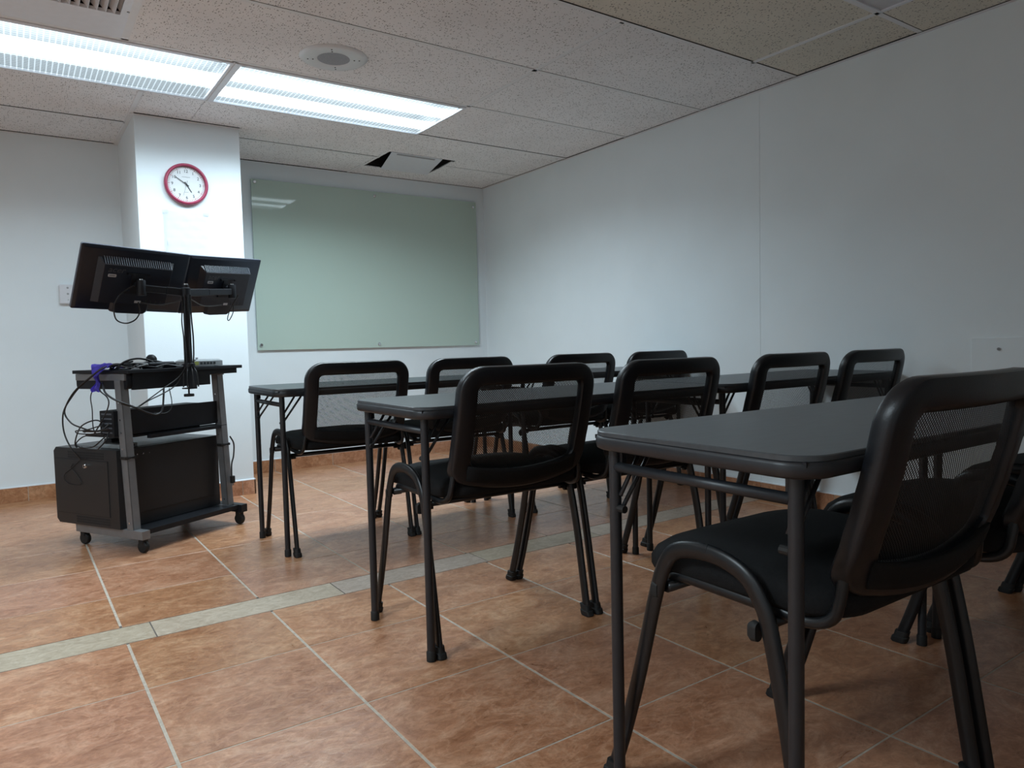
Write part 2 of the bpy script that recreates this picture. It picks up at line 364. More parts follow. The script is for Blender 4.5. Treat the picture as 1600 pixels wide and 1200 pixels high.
# floor: tiles laid on a grout bed
SX, SY, OX = 0.4226, 0.4157, 0.2515
bm = bmesh.new(); rnd = bm.loops.layers.float_color.new('rnd')
def put_tile(x0, x1, y0, y1, g, mi):
    x0 = max(x0, XL - .1); x1 = min(x1, XR + .02)
    if x1 - x0 < .02 or y1 - y0 < .02: return
    q = g / 2; qy = q if mi else .0022; c, s = math.cos(TH), math.sin(TH); rc = (random.random(), random.random(), random.random(), 1)
    lo = [(x0 + q, y0 + qy), (x1 - q, y0 + qy), (x1 - q, y1 - qy), (x0 + q, y1 - qy)]
    hi = [(x0 + q + .001, y0 + qy + .001), (x1 - q - .001, y0 + qy + .001), (x1 - q - .001, y1 - qy - .001), (x0 + q + .001, y1 - qy - .001)]
    f = lambda p, z: (c * p[0] - s * p[1], s * p[0] + c * p[1], z)
    a = [bm.verts.new(f(p, -.004)) for p in lo]; m_ = [bm.verts.new(f(p, -.0007)) for p in lo]; b_ = [bm.verts.new(f(p, 0)) for p in hi]
    fs = [bm.faces.new(b_)]
    for k in range(4):
        fs.append(bm.faces.new((a[k], a[(k + 1) % 4], m_[(k + 1) % 4], m_[k]))); fs.append(bm.faces.new((m_[k], m_[(k + 1) % 4], b_[(k + 1) % 4], b_[k])))
    for fc in fs:
        fc.material_index = mi
        for l in fc.loops: l[rnd] = rc
YS0, YS1 = 2.3906, 2.5397
for i in range(-8, 9):
    x0 = OX + i * SX
    put_tile(x0, x0 + SX, 2.4483 - SY, YS0, .0075, 0)
    y = 2.4483 - SY
    while y > YF - .1:
        put_tile(x0, x0 + SX, y - SY, y, .0075, 0); y -= SY
    put_tile(x0, x0 + SX, YS1, 2.8774, .0075, 0)
    y = 2.8774
    while y < YB + .03:
        put_tile(x0, x0 + SX, y, min(y + SY, YB + .05), .0075, 0); y += SY
for i in range(-6, 6):
    put_tile(.332 + (i - 1) * .6, .332 + i * .6, YS0, YS1, .004, 1)
floor = struct('floor', bm, [M['tile'], M['strip']])
struct('trim_1', B(XL - .1, XR + .1, YF - .1, YB + .1, -.05, -.0009), M['grout'])

struct('trim_9', B(XL + .01, XR - .002, YS0 - .006, YS1 + .020, -.0012, -.00082), M['strip_grout'])
# walls
struct('wall_right', B(XR, XR + .12, YF - .1, YB + .12, -.05, ZC + .35), M['wall'])
struct('wall_back', B(XL - .12, XR + .12, YB, YB + .12, -.05, ZC + .35), M['wall'])
struct('wall_left', B(XL - .12, XL, YF - .1, YB + .12, -.05, ZC + .35), M['wall'])
struct('wall_front', B(XL - .12, XR + .12, YF - .12, YF, -.05, ZC + .35), M['wall'])
struct('wall_column', B(CX0, CX1, CY, YB + .02, -.03, ZC + .1), M['wall'], bevel=.003)

# drywall seam bead and access panel on the right wall
struct('trim_2', T([(XR + .0005, 2.432, HB), (XR + .0005, 2.432, ZC)], .0022, seg=6), M['wall'])
pn = thing('access_panel', 'wall-coloured access panel with screws low on the right wall', 'access panel', (XR, 1.06, .5))
obj('cover_plate', B(-.006, -.001, -.34, .335, -.26, .341), M['wall'], pn, bevel=.002)
for (py, pz) in ((.232, .295), (-.28, .295), (.232, -.21), (-.28, -.21)):
    bm = bmesh.new(); disc(bm, (-.006, py, pz), .006, -.004, 0, 12, 'x'); obj('screw', bm, M['steel'], pn)
tag(obj('wall_conduit', T([(XR - .012, 2.145, .0), (XR - .012, 2.145, .47)], .011, seg=12), M['wall'], smooth=True, autos=40), 'white painted conduit pipe running up the foot of the right wall', 'conduit')

# baseboards: terracotta tiles with a white caulk bead on top
def baseboard(name, p0, p1, nrm, joint):
    """runs p0->p1 in plan, nrm = outward"""
    p0, p1, nrm = Vector((*p0, 0)), Vector((*p1, 0)), Vector((*nrm, 0)); d = (p1 - p0).normalized(); L_ = (p1 - p0).length
    bm = bmesh.new(); rl = bm.loops.layers.float_color.new('rnd'); s = joint - SX
    while s < L_:
        a, e = max(0, s + .002), min(L_, s + SX - .002)
        if e - a > .01:
            rc = (random.random(), random.random(), random.random(), 1)
            q = [p0 + d * a, p0 + d * e]
            vs = [bm.verts.new(x) for x in (q[0], q[1], q[1] + nrm * .010, q[0] + nrm * .010)]
            vt = [bm.verts.new(v.co + Vector((0, 0, HB - .004))) for v in vs]
            fs = [bm.faces.new(vs[::-1]), bm.faces.new(vt)] + [bm.faces.new((vs[k], vs[(k + 1) % 4], vt[(k + 1) % 4], vt[k])) for k in range(4)]
            for f in fs:
                for l in f.loops: l[rl] = rc
        s += SX
    o = struct(name, bm, M['tile'])
    bm = bmesh.new()
    vs = [bm.verts.new(x) for x in (p0, p1, p1 + nrm * .008, p0 + nrm * .008)]
    vt = [bm.verts.new(v.co + Vector((0, 0, HB - .0045))) for v in vs]
    bm.faces.new(vs[::-1]); bm.faces.new(vt); [bm.faces.new((vs[k], vs[(k + 1) % 4], vt[(k + 1) % 4], vt[k])) for k in range(4)]
    c_ = obj('grout_joint', bm, M['grout'], o)
    bm = bmesh.new()
    tube(bm, [p0 + nrm * .004 + Vector((0, 0, HB - .002)), p1 + nrm * .004 + Vector((0, 0, HB - .002))], .006, seg=8)
    obj('caulk_bead', bm, M['caulk'], o)
baseboard('baseboard_right', (XR, YB), (XR, YF), (-1, 0), .18)
baseboard('baseboard_back', (CX1, YB), (XR, YB), (0, -1), .33)
baseboard('baseboard_back_left', (XL, YB), (CX0, YB), (0, -1), .2)
baseboard('baseboard_column', (CX0, CY), (CX1, CY), (0, -1), .06)
baseboard('baseboard_column_side', (CX1, CY), (CX1, YB), (1, 0), .25)
baseboard('baseboard_column_left', (CX0, YB), (CX0, CY), (-1, 0), .25)
baseboard('baseboard_left', (XL, YF), (XL, YB), (1, 0), .2)
baseboard('baseboard_front', (XR, YF), (XL, YF), (0, 1), .2)

# ------------------------------------------------------------------ ceiling
YL = [5.14, 4.63, 4.022, 3.416, 2.810, 2.207, 1.605, 1.000, .40, -.2, -.81, -1.41, -1.9]
XA = [-2.70, -1.55, -.330, .888, 2.107, 3.292]         # bays behind Y 2.2
XB = [-2.70, -1.94, -.72, .50, 1.715, 2.933, 3.292]    # nearer bays
LIT = [(-.330, .888), (.888, 2.107)]
bm = bmesh.new(); bt = bmesh.new(); rn = random.Random(3)
HOLE = (2.128, 2.640, 4.458, 4.890)
def ctile(x0, x1, y0, y1, mi, dz=0):
    box(bm, x0 + .001, x1 - .001, y0 + .001, y1 - .0035, ZC + dz, ZC + .015, mi)
for j in range(len(YL) - 1):
    y1, y0 = YL[j], YL[j + 1]
    xs = XA if j < 5 else XB
    if j == 3: xs = [-2.70, -1.94, -.72, .455, .888 + .0, 2.107, 3.292] if False else [-2.7, -1.6, -.34, .447, 2.107, 3.292]
    for i in range(len(xs) - 1):
        x0, x1 = xs[i], xs[i + 1]
        if j == 2 and (x0, x1) in LIT: continue
        if j == 6 and (abs(x0 - 1.715) < .01 or abs(x0 + 1.94) < .01): continue
        if j == 9 and abs(x0 + 1.94) < .01: continue
        if j == 3 and abs(x0 + .34) < .01: continue           # air grille
        mi = 1 if j >= 5 else 0
        # split round the hole of the shifted hatch
        hx0, hx1, hy0, hy1 = HOLE
        if x0 < hx1 and x1 > hx0 and y0 < hy1 and y1 > hy0:
            a, b_ = max(hx0, x0), min(hx1, x1); c, d = max(hy0, y0), min(hy1, y1)
            for (p, q, r_, s_) in ((x0, a, y0, y1), (b_, x1, y0, y1), (a, b_, y0, c), (a, b_, d, y1)):
                if q - p > .01 and s_ - r_ > .01: box(bm, p, q, r_, s_, ZC, ZC + .015, mi)
        else:
            ctile(x0, x1, y0, y1, mi, rn.choice((0, 0, .0012, .0022)))
ceiling = struct('ceiling', bm, [M['ceil'], M['ceilb']])
# the grid: slim T-bars just below the tiles
def tb(x0, x1, y0, y1): box(bt, x0, x1, y0, y1, ZC - .0012, ZC + .004)
for j, y in enumerate(YL[1:-1]):
    if j == 0:
        tb(XL, 2.13, y - .012, y + .010); tb(2.64, XR, y - .012, y + .010)
    else: tb(XL, XR, y - .012, y + .010)
for x in XA[1:-1]:
    if x > 2: tb(x - .011, x + .011, 2.207, 3.416); tb(x - .011, x + .011, 4.91, YB)
    else: tb(x - .012, x + .012, 3.416, 4.022)
for x in (-1.55, -.33, .59): tb(x - .012, x + .012, 4.022, YB)
for x in (-1.6, -.34, .447): tb(x - .014, x + .014, 2.207, 3.416)
for x in XB[1:-1]: tb(x - .011, x + .011, YF, 2.207)
struct('trim_3', bt, M['tbar'])
struct('trim_4', B(XL, XR, YF, YB, ZC + .30, ZC + .31), M['dark_gap'])   # slab above the tiles
# wall angle round the room
bm = bmesh.new()
box(bm, XR - .020, XR, YF, YB, ZC - .004, ZC + .001); box(bm, XL, CX0, YB - .018, YB, ZC - .004, ZC + .001); box(bm, CX1, XR - .02, YB - .014, YB, ZC - .003, ZC + .001)
box(bm, CX0 - .018, CX0, CY - .018, YB - .018, ZC - .004, ZC + .001); box(bm, CX0, CX1 + .014, CY - .018, CY, ZC - .004, ZC + .001); box(bm, CX1, CX1 + .014, CY, YB, ZC - .004, ZC + .001)
struct('trim_5', bm, M['tbar'])
bm = bmesh.new()
box(bm, XR - .0235, XR - .020, YF, YB, ZC - .002, ZC + .002); box(bm, CX1 + .014, XR - .024, YB - .019, YB - .014, ZC - .0025, ZC + .002)
box(bm, CX0, CX1, CY - .021, CY - .018, ZC - .002, ZC + .002); box(bm, XL, CX0 - .02, YB - .022, YB - .018, ZC - .002, ZC + .002)
struct('trim_6', bm, M['dark_gap'])
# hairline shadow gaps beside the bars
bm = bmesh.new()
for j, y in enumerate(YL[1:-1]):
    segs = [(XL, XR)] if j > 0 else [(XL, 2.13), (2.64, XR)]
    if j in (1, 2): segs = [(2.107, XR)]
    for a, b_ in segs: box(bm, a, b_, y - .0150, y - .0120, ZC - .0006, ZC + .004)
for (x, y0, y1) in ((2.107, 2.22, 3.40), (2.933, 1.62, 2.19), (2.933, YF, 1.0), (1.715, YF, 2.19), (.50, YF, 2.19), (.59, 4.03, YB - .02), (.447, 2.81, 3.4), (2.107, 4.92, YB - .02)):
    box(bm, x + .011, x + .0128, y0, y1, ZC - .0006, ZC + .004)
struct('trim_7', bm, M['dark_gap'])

# light fittings
def troffer(x0, x1, y0, y1, label, lens, on, group=None, power=None):
    cx, cy = (x0 + x1) / 2, (y0 + y1) / 2; hx, hy = (x1 - x0) / 2, (y1 - y0) / 2
    t = thing('ceiling_light', label, 'ceiling light', (cx, cy, ZC), 0, group)
    bm = bmesh.new()   # housing can above
    w = .012
    box(bm, -hx + w, hx - w, -hy + w, hy - w, .09, .10)
    for (a, b_, c, d) in ((-hx + w, -hx + w + .006, -hy + w, hy - w), (hx - w - .006, hx - w, -hy + w, hy - w), (-hx + w, hx - w, -hy + w, -hy + w + .006), (-hx + w, hx - w, hy - w - .006, hy - w)):
        box(bm, a, b_, c, d, .006, .09)
    obj('housing', bm, M['housing'], t)
    bm = bmesh.new(); f = .032; zf = -.006   # hinged door frame
    fy = .036
    box(bm, -hx + .004, hx - .004, -hy + .012, -hy + fy, zf, .006); box(bm, -hx + .004, hx - .004, hy - .022, hy - .010, zf, .006)
    box(bm, -hx + .004, -hx + f, -hy + fy, hy - .022, zf, .006); box(bm, hx - f + .018, hx - .004, -hy + fy, hy - .022, zf, .006)
    obj('frame', bm, M['fixture'], t, bevel=.0015)
    bm = bmesh.new(); bm.faces.new([bm.verts.new(v) for v in ((-hx + f, -hy + fy, .001), (hx - f + .018, -hy + fy, .001), (hx - f + .018, hy - .022, .001), (-hx + f, hy - .022, .001))])
    obj('lens', bm, lens, t)
    if on:   # two fluorescent lamps behind the lens
        for k in (-1, 1):
            la = bpy.data.lights.new('fluorescent_lamp', 'AREA'); la.shape = 'RECTANGLE'; la.size = 2 * hx - .08; la.size_y = .17
            la.energy = LAMP if power is None else power; la.color = (.75, .905, 1.0); la.spread = R(SPREAD)
            lo = bpy.data.objects.new('fluorescent_lamp', la); COL.objects.link(lo); lo.parent = t; lo.location = (0, k * .125, .03)
    for k in (-1, 1):
        bm = bmesh.new(); box(bm, k * hx * .93 - .008, k * hx * .93 + .008, -hy + .018, -hy + .030, zf - .003, zf); obj('latch', bm, M['chrome'], t)
    return t
g = 'lit ceiling lights in one row'
troffer(.888, 2.107, 3.416, 4.022, 'lit rectangular ceiling light right of the joint, nearest the glass board', M['lens'], 1, g)
troffer(-.330, .888, 3.416, 4.022, 'lit rectangular ceiling light above the computer cart, cut off by the left edge', M['lens_weak'], 1, g, LAMP2)
troffer(-1.94, -.72, 1.000, 1.605, 'unseen lit ceiling light added left of the camera to light the floor', M['lens'], 1, None, LEFT_FILL)  # out of view, added to brighten the foreground floor
troffer(-1.94, -.72, -.810, -.200, 'unseen lit ceiling light added as fill behind and left of the camera', M['lens'], 1, None, REAR_FILL)  # out of view, added as weak fill from behind
troffer(1.715, 2.933, 1.000, 1.605, 'unlit ceiling light near the top right corner of the picture', M['lens_off'], 0)

# air return grille
t = thing('air_grille', 'white louvred air grille in the ceiling at the top left', 'air vent', (.05, 3.113, ZC))
x0, x1, y0, y1 = -.39, .395, -.303, .303
bm = bmesh.new()
gx0, gx1, gy0, gy1 = -.30, .355, -.24, .062
for (a, b_, c, d) in ((x0, gx0, y0, y1), (gx1, x1, y0, y1), (gx0, gx1, y0, gy0), (gx0, gx1, gy1, y1)): box(bm, a, b_, c, d, -.001, .012)
obj('face_panel', bm, M['fixture'], t)
obj('duct_box', B(gx0, gx1, gy0, gy1, .07, .08), M['dark_gap'], t)
bm = bmesh.new()
for k in range(23):
    x = gx0 + .008 + k * .0295
    mt = Matrix.Translation((x, 0, .012)) @ Matrix.Rotation(R(-38), 4, 'Y')
    box(bm, -.0012, .0012, gy0, gy1, -.016, .016, 0, mt)
obj('louvre', bm, M['fixture'], t)
bm = bmesh.new()
disc(bm, (.378, .02, 0), .005, -.003, -.001, 10); obj('screw', bm, M['steel'], t)

# round ceiling speaker
t = thing('ceiling_speaker', 'round white ceiling speaker with perforated centre beside the lit panel', 'speaker', (1.245, 3.150, ZC - .001))
bm = bmesh.new(); lathe(bm, [(.071, -.006), (.080, -.009), (.128, -.009), (.142, -.006), (.149, -.001), (.149, .002), (.07, .002)], seg=48, closed=True); obj('bezel', bm, M['bezel'], t, smooth=True, autos=30)
m, nt, b = new_mat('perforated_grille'); M['perf'] = m
tc = N(nt, 'ShaderNodeTexCoord'); v = N(nt, 'ShaderNodeTexVoronoi'); v.inputs['Scale'].default_value = 190; v.inputs['Randomness'].default_value = 0; v.voronoi_dimensions = '2D'
nt.links.new(tc.outputs['Object'], v.inputs['Vector'])
lt = N(nt, 'ShaderNodeMath', operation='LESS_THAN'); lt.inputs[1].default_value = .3; nt.links.new(v.outputs['Distance'], lt.inputs[0])
mx = N(nt, 'ShaderNodeMix', data_type='RGBA'); mx.inputs[6].default_value = (.40, .42, .47, 1); mx.inputs[7].default_value = (.03, .03, .035, 1)
nt.links.new(lt.outputs[0], mx.inputs[0]); nt.links.new(mx.outputs[2], b.inputs['Base Color'])
bm = bmesh.new(); disc(bm, (0, 0, 0), .0715, -.006, -.004, 40); obj('grille', bm, M['perf'], t)
for rad, off in ((.112, 20), (.090, 20)):
    for k in range(4):
        a = R(off + 45 + 90 * k); bm = bmesh.new(); disc(bm, (math.cos(a) * rad, math.sin(a) * rad, -.009), .0035, -.0015, 0, 10); obj('screw', bm, M['ink'], t)

# shifted hatch over a hole in the ceiling
hx0, hx1, hy0, hy1 = HOLE
bm = bmesh.new()
box(bm, hx0, hx1, hy0, hy1, ZC + .12, ZC + .13)
for (a, b_, c, d) in ((hx0 - .004, hx0, hy0, hy1), (hx1, hx1 + .004, hy0, hy1), (hx0, hx1, hy0 - .004, hy0), (hx0, hx1, hy1, hy1 + .004)): box(bm, a, b_, c, d, ZC + .006, ZC + .12)
struct('trim_8', bm, M['dark_gap'])
t = thing('ceiling_hatch', 'square white ceiling hatch sitting crooked over a dark hole', 'ceiling hatch', (2.385, 4.68, ZC))
q_ = [(2.138, 4.448), (2.524, 4.452), (2.642, 4.902), (2.262, 4.897)]
bm = bmesh.new(); loft(bm, [[(x - 2.385, y - 4.68, z) for x, y in q_] for z in (-.0015, -.0060)]); obj('cover', bm, M['fixture'], t, bevel=.001)
bm = bmesh.new(); loft(bm, [[(x - 2.385, y - 4.68, z) for x, y in ((2.186, 4.462), (2.475, 4.466), (2.482, 4.492), (2.193, 4.488))] for z in (-.0058, -.0072)]); obj('slot', bm, M['grille'], t)
bm = bmesh.new(); loft(bm, [[(x - 2.385, y - 4.68, z) for x, y in ((2.616, 4.49), (2.632, 4.49), (2.650, 4.71), (2.636, 4.71))] for z in (.004, -.0015)]); obj('bar', bm, M['tbar'], t)

# ------------------------------------------------------------------ glass board
t = thing('glass_board', 'large pale green glass writing board on the back wall', 'whiteboard', (2.302, YB - .001, 1.445))
W2, H2 = .903, .587
bm = bmesh.new(); loft(bm, [[(p[0], y, p[1]) for p in rr(W2, H2, .006, 3)] for y in (-.012, -.018)])
gl = obj('glass_pane', bm, [M['board'], M['board_edge']], t)
for p in gl.data.polygons:
    if abs(p.normal.y) < .5: p.material_index = 1
for (px, pz) in ((-.879, .596 - .03), (.003, .578 - .025), (.873, .566 - .02), (-.879, -.551), (.003, -.560), (.868, -.560)):
    bm = bmesh.new(); lathe(bm, [(.004, 0), (.009, -.001), (.009, -.020), (.0115, -.0205), (.0115, -.026), (.009, -.029), (.001, -.029)], (px, 0, pz), 16, 'y'); obj('standoff', bm, M['chrome'], t, smooth=True, autos=30)

# ------------------------------------------------------------------ clock
t = thing('wall_clock', 'round red-rimmed wall clock with black numerals on the column', 'clock', (.853, CY, 1.800))
RC = .1165
bm = bmesh.new(); lathe(bm, [(RC - .02, -.001), (RC - .003, -.002), (RC, -.012), (RC - .002, -.024), (RC - .008, -.031), (RC - .015, -.031), (RC - .0185, -.022), (RC - .0185, -.012), (RC - .03, -.008)], seg=64, axis='y'); obj('rim', bm, M['clock_red'], t, smooth=True)
bm = bmesh.new(); disc(bm, (0, 0, 0), RC - .018, -.012, -.006, 48, 'y'); obj('dial', bm, M['clock_face'], t)
for h in range(1, 13):
    a = R(90 - 30 * h); rad = .073
    text_mesh('numeral', str(h), .0235, M['ink'], t, (math.cos(a) * rad, -.0125, math.sin(a) * rad - .0005), (R(90), 0, 0))
bm = bmesh.new()
for k in range(60):
    a = R(6 * k); L_ = .006 if k % 5 else .008; w = .0007 if k % 5 else .0016
    mt = Matrix.Rotation(a, 4, 'Y'); box(bm, -w, w, -.0128, -.0120, .0905 - L_ * .6, .0945, 0, mt)
obj('minute_track', bm, M['inkred'], t)
bm = bmesh.new()
for k in range(9): box(bm, -.021 + k * .0048, -.0178 + k * .0048, -.0128, -.0120, .039, .0425)
for k in range(4): box(bm, -.010 + k * .0052, -.0064 + k * .0052, -.0128, -.0120, -.0450, -.0420)
obj('dial_print', bm, M['inkgrey'], t)
def hand(name, ang, L_, w, y, tail=.015, m='ink'):
    bm = bmesh.new(); mt = Matrix.Rotation(R(ang), 4, 'Y')
    vs = [(-w, -tail), (w, -tail), (w * .55, L_), (-w * .55, L_)]
    loft(bm, [[mt @ Vector((x, yy, z)) for x, z in vs] for yy in (y, y - .0012)]); obj(name, bm, M[m], t)
hand('hour_hand', 148, .050, .0032, -.0135); hand('minute_hand', 304, .068, .0022, -.0155); hand('second_hand', 196, .066, .0006, -.0175, .022)
bm = bmesh.new(); disc(bm, (0, 0, 0), .0045, -.020, -.012, 16, 'y'); obj('hub', bm, M['ink'], t)

# clear plastic sleeve taped under the clock
t = thing('document_sleeve', 'empty clear plastic sleeve taped to the column below the clock', 'plastic sleeve', (.849, CY, 1.505))
bm = bmesh.new(); nx, nz = 14, 18; g_ = []
for j in range(nz + 1):
    row = []
    for i in range(nx + 1):
        x = -.113 + .226 * i / nx; z = -.145 + .29 * j / nz
        y = -.0035 - .0022 * math.sin(i * 1.1 + j * .5) * math.sin(j * .8) - .002 * (math.sin(j * 2.1) > .8)
        row.append(bm.verts.new((x, y, z)))
    g_.append(row)
for j in range(nz):
    for i in range(nx): bm.faces.new((g_[j][i], g_[j][i + 1], g_[j + 1][i + 1], g_[j + 1][i]))
obj('sleeve', bm, M['clear'], t, smooth=True)
for (a, b_, c, d) in ((-.125, -.095, .128, .150), (.09, .12, .128, .15), (-.118, -.108, -.10, .13)):
    obj('tape', B(a, b_, -.0052, -.0046, c, d), M['clear'], t)
tag(obj('wall_mark', B(.742, .7445, CY - .0015, CY - .0002, 1.452, 1.482), M['ink']), 'short dark pen mark on the column left of the sleeve', 'mark')

# outlet box on the left wall
t = thing('outlet_box', 'white three-hole outlet box on the wall left of the monitors', 'outlet', (.305, YB, 1.224))
bm = bmesh.new(); loft(bm, [[(p[0], y, p[1]) for p in rr(.056 - i_, .058 - i_, .008, 4)] for y, i_ in ((0, 0), (-.020, 0), (-.023, .004))]); obj('body', bm, M['outlet'], t)
for k in range(3):
    bm = bmesh.new(); disc(bm, (-.012, 0, .037 - .036 * k), .006 if k < 2 else .003, -.0245, -.022, 14, 'y'); obj('socket_hole', bm, M['inkgrey'], t)

# ------------------------------------------------------------------ folding tables
def make_table(label, group):
    t = thing('folding_table', label, 'table', (0, 0, 0), 0, group)
    hx, hy = .602, .230
    bm = bmesh.new()
    loops = [[(x, y, z) for x, y in rr(hx - i_, hy - i_, .055 - i_, 8)] for z, i_ in ((.6915, .004), (.6915, .0), (.6985, .0), (.700, .0016))]
    loft(bm, loops[1:]); obj('tabletop', bm, M['laminate'], t, smooth=True, autos=40)
    bm = bmesh.new()   # rolled steel apron
    prof = [(.6915, .003), (.690, -.001), (.685, -.003), (.676, -.003), (.669, -.001), (.666, .005), (.667, .012), (.690, .014)]
    loft(bm, [[(x, y, z) for x, y in rr(hx - i_, hy - i_, .055 - i_, 8)] for z, i_ in prof], closed=True)
    obj('apron', bm, M['tabletube'], t, smooth=True, autos=50)
    obj('underside', B(-hx + .013, hx - .013, -hy + .013, hy - .013, .684, .6912), M['cart_black'], t)
    for sx in (-1, 1):
        for sy in (-1, 1):
            x, y = sx * .568, sy * .187
            lg = obj('leg', T([(x, y, .012), (x, y, .60), (x, y, .688)], .0112, seg=14), M['tabletube'], t, smooth=True, autos=40)
            bm = bmesh.new(); lathe(bm, [(.011, .0), (.0135, .001), (.0135, .026), (.0115, .030)], (x, y, 0), 14); obj('foot_cap', bm, M['rubber'], lg, smooth=True, autos=40)
            bm = bmesh.new()
            box(bm, x - sx * .013, x - sx * .001, y - .012 * sy - .006, y - .012 * sy + .006, .640, .686)
            obj('hinge_bracket', bm, M['tabletube'], lg)
            for dz, dx in ((0, .070), (-.030, .100)):
                y2 = y - sy * .013
                obj('brace', T([(x, y2, .580 + dz), (x - sx * dx, y2, .684)], .0042, seg=6, up=(0, 1, 0)), M['tabletube'], t, smooth=True)
            bm = bmesh.new(); disc(bm, (x, y - sy * .013, .556), .007, -.012, .012, 10, 'y'); obj('bolt', bm, M['rubber'], lg)
        obj('crossbar', T([(sx * .568, -.187, .632), (sx * .568, .187, .632)], .0095, seg=12, up=(1, 0, 0)), M['tabletube'], t, smooth=True)
    return t
TY = (3.170, 1.917, .795); TX = (1.470, 2.688)
rown = ('back', 'middle', 'front')
tl = [['narrow black folding table at the left of the row nearest the glass board', 'narrow black folding table at the right end of the farthest row, in the corner'],
      ['narrow black folding table at the left of the middle row', 'narrow black folding table of the middle row standing against the right wall'],
      ['large black folding table nearest the camera, its grey top in full view', 'black folding table of the nearest row against the right wall, mostly hidden']]
proto_t = make_table(tl[0][0], 'folding tables in three rows')
for r_ in range(3):
    for c in range(2):
        if r_ == 0 and c == 0: proto_t.location = (TX[0], TY[0], 0); continue
        dup(proto_t, (TX[c], TY[r_], 0), 0, tl[r_][c], 'folding tables in three rows')

# ------------------------------------------------------------------ chairs
def interp(tab, z):
    if z <= tab[0][0]: return tab[0][1]
    for (a, va), (b_, vb) in zip(tab, tab[1:]):
        if z <= b_: 
            f = (z - a) / (b_ - a); f = f * f * (3 - 2 * f) * .3 + f * .7
            return va + (vb - va) * f
    return tab[-1][1]
BP = [(.44, -.210), (.50, -.227), (.56, -.249), (.62, -.267), (.68, -.283), (.73, -.294), (.77, -.301), (.81, -.305)]
BOW = .028
def bmap(x, z, off):
    return (x, interp(BP, z) + BOW * ((x / .228) ** 2 - 1) + off, z)
def make_chair():
    t = thing('mesh_chair', '', 'chair')
    side = [(.222, .004), (.180, .12), (.141, .245), (.103, .385), (.082, .452), (.056, .487), (.012, .501), (-.045, .501), (-.095, .484), (-.124, .450), (-.142, .405), (-.172, .27), (-.196, .13), (-.217, .004)]
    for sx in (-1, 1):
        pts = spline([(sx * (.262 if z < .4 else .260), y, z) for y, z in side], 5)
        k = 33
        for seg, nm in ((pts[:k + 1], 'f'), (pts[k:], 'r')):
            lg = obj('leg', T(seg, .0085, ry=.0155, seg=12, up=(1, 0, 0)), M['tube'], t, smooth=True, autos=60)
            y0 = .222 if nm == 'f' else -.217; d = 1 if nm == 'f' else -1
            bm = bmesh.new()
            loft(bm, [[(sx * .262 + x, y0 + y - d * s_, z) for x, y in rr(.0125 * w_, .019 * w_, .009, 4)] for z, w_, s_ in ((0, 1, 0), (.004, 1.12, 0), (.016, 1.12, .004), (.018, .98, .005), (.034, .98, .010))])
            obj('foot_cap', bm, M['rubber'], lg, smooth=True, autos=40)
        # support bar under the seat that turns up to carry the back
        J = spline([(sx * .236, .088, .420), (sx * .236, .070, .436), (sx * .236, -.02, .436), (sx * .232, -.13, .432), (sx * .228, -.185, .428), (sx * .225, -.222, .442), (sx * .220, -.233, .475), (sx * .212, -.236, .53)], 5)
        obj('back_support', T(J, .0075, ry=.0095, seg=10, up=(1, 0, 0)), M['tube'], t, smooth=True, autos=60)
        for y, z in ((.083, .414), (-.128, .404)):
            bm = bmesh.new(); box(bm, sx * .240 - .014, sx * .240 + .014, y - .006, y + .006, z - .008, z + .014); obj('bracket', bm, M['tube'], t, bevel=.003)
            bm = bmesh.new(); loft(bm, [[(sx * .262 + p[0], y + yy, z - .004 + p[1]) for p in rr(.010 * s_, .017 * s_, .0095 * s_, 5)] for yy, s_ in ((.006, .9), (.016, 1), (.022, .75))]); obj('knob', bm, M['rubber'], t, smooth=True, autos=50)
    for y, z in ((.075, .418), (-.130, .412)):
        obj('stretcher', T([(-.255, y, z), (.255, y, z)], .0085, seg=10, up=(0, 0, 1)), M['tube'], t, smooth=True)
    # seat cushion
    bm = bmesh.new(); cy = -.035
    L_ = [(.449, .015, .07), (.446, .004, .08), (.454, 0, .085), (.470, 0, .085), (.484, .006, .09), (.4925, .018, .10), (.4975, .045, .10), (.500, .09, .08), (.501, .15, .04)]
    loops = []
    for z, i_, rad in L_:
        lp = []
        for x, y in rr(.243 - i_, .212 - i_, rad, 8):
            dz = -.016 * max(0, (y - .10) / .11) ** 2 - .006 * (x / .24) ** 2
            lp.append((x, y + cy, z + dz))
        loops.append(lp)
    loft(bm, loops); obj('seat', bm, M['fabric'], t, smooth=True)
    bm = bmesh.new(); loft(bm, [[(x, y + cy, z) for x, y in rr(.232 - i_, .200 - i_, .075, 8)] for z, i_ in ((.436, .02), (.438, .006), (.450, .003))]); obj('seat_pan', bm, M['plastic'], t, smooth=True, autos=40)
    # backrest shell: ring with an opening
    zc, hz, hw = (.474 + .804) / 2, (.804 - .474) / 2, .229
    oz0, oz1, ow = .530, .752, .176
    n = 10
    outer = lambda i_: rr(hw - i_, hz - i_, max(.072 - i_, .01), n, rb=max(.055 - i_, .01))
    inner = lambda g_: [(x, y + ((oz0 + oz1) / 2 - zc)) for x, y in rr(ow + g_, (oz1 - oz0) / 2 + g_, .020, n, rb=.022)]
    def sub(lp):  # resample edges so that the curve of the back is followed
        out = []
        for k in range(len(lp)):
            a, b_ = Vector(lp[k]), Vector(lp[(k + 1) % len(lp)])
            m_ = 8 if (k % (n + 1)) == n else 1
            for q in range(m_): out.append(tuple(a.lerp(b_, q / m_)))
        return out
    def dip(lp):   # lower lip of the opening and of the shell sags in the middle
        return [(x, z - .022 * max(0, 1 - (x / .19) ** 2) * max(0, min(1, (zc - .03 - (z + zc)) / .05))) for x, z in lp]
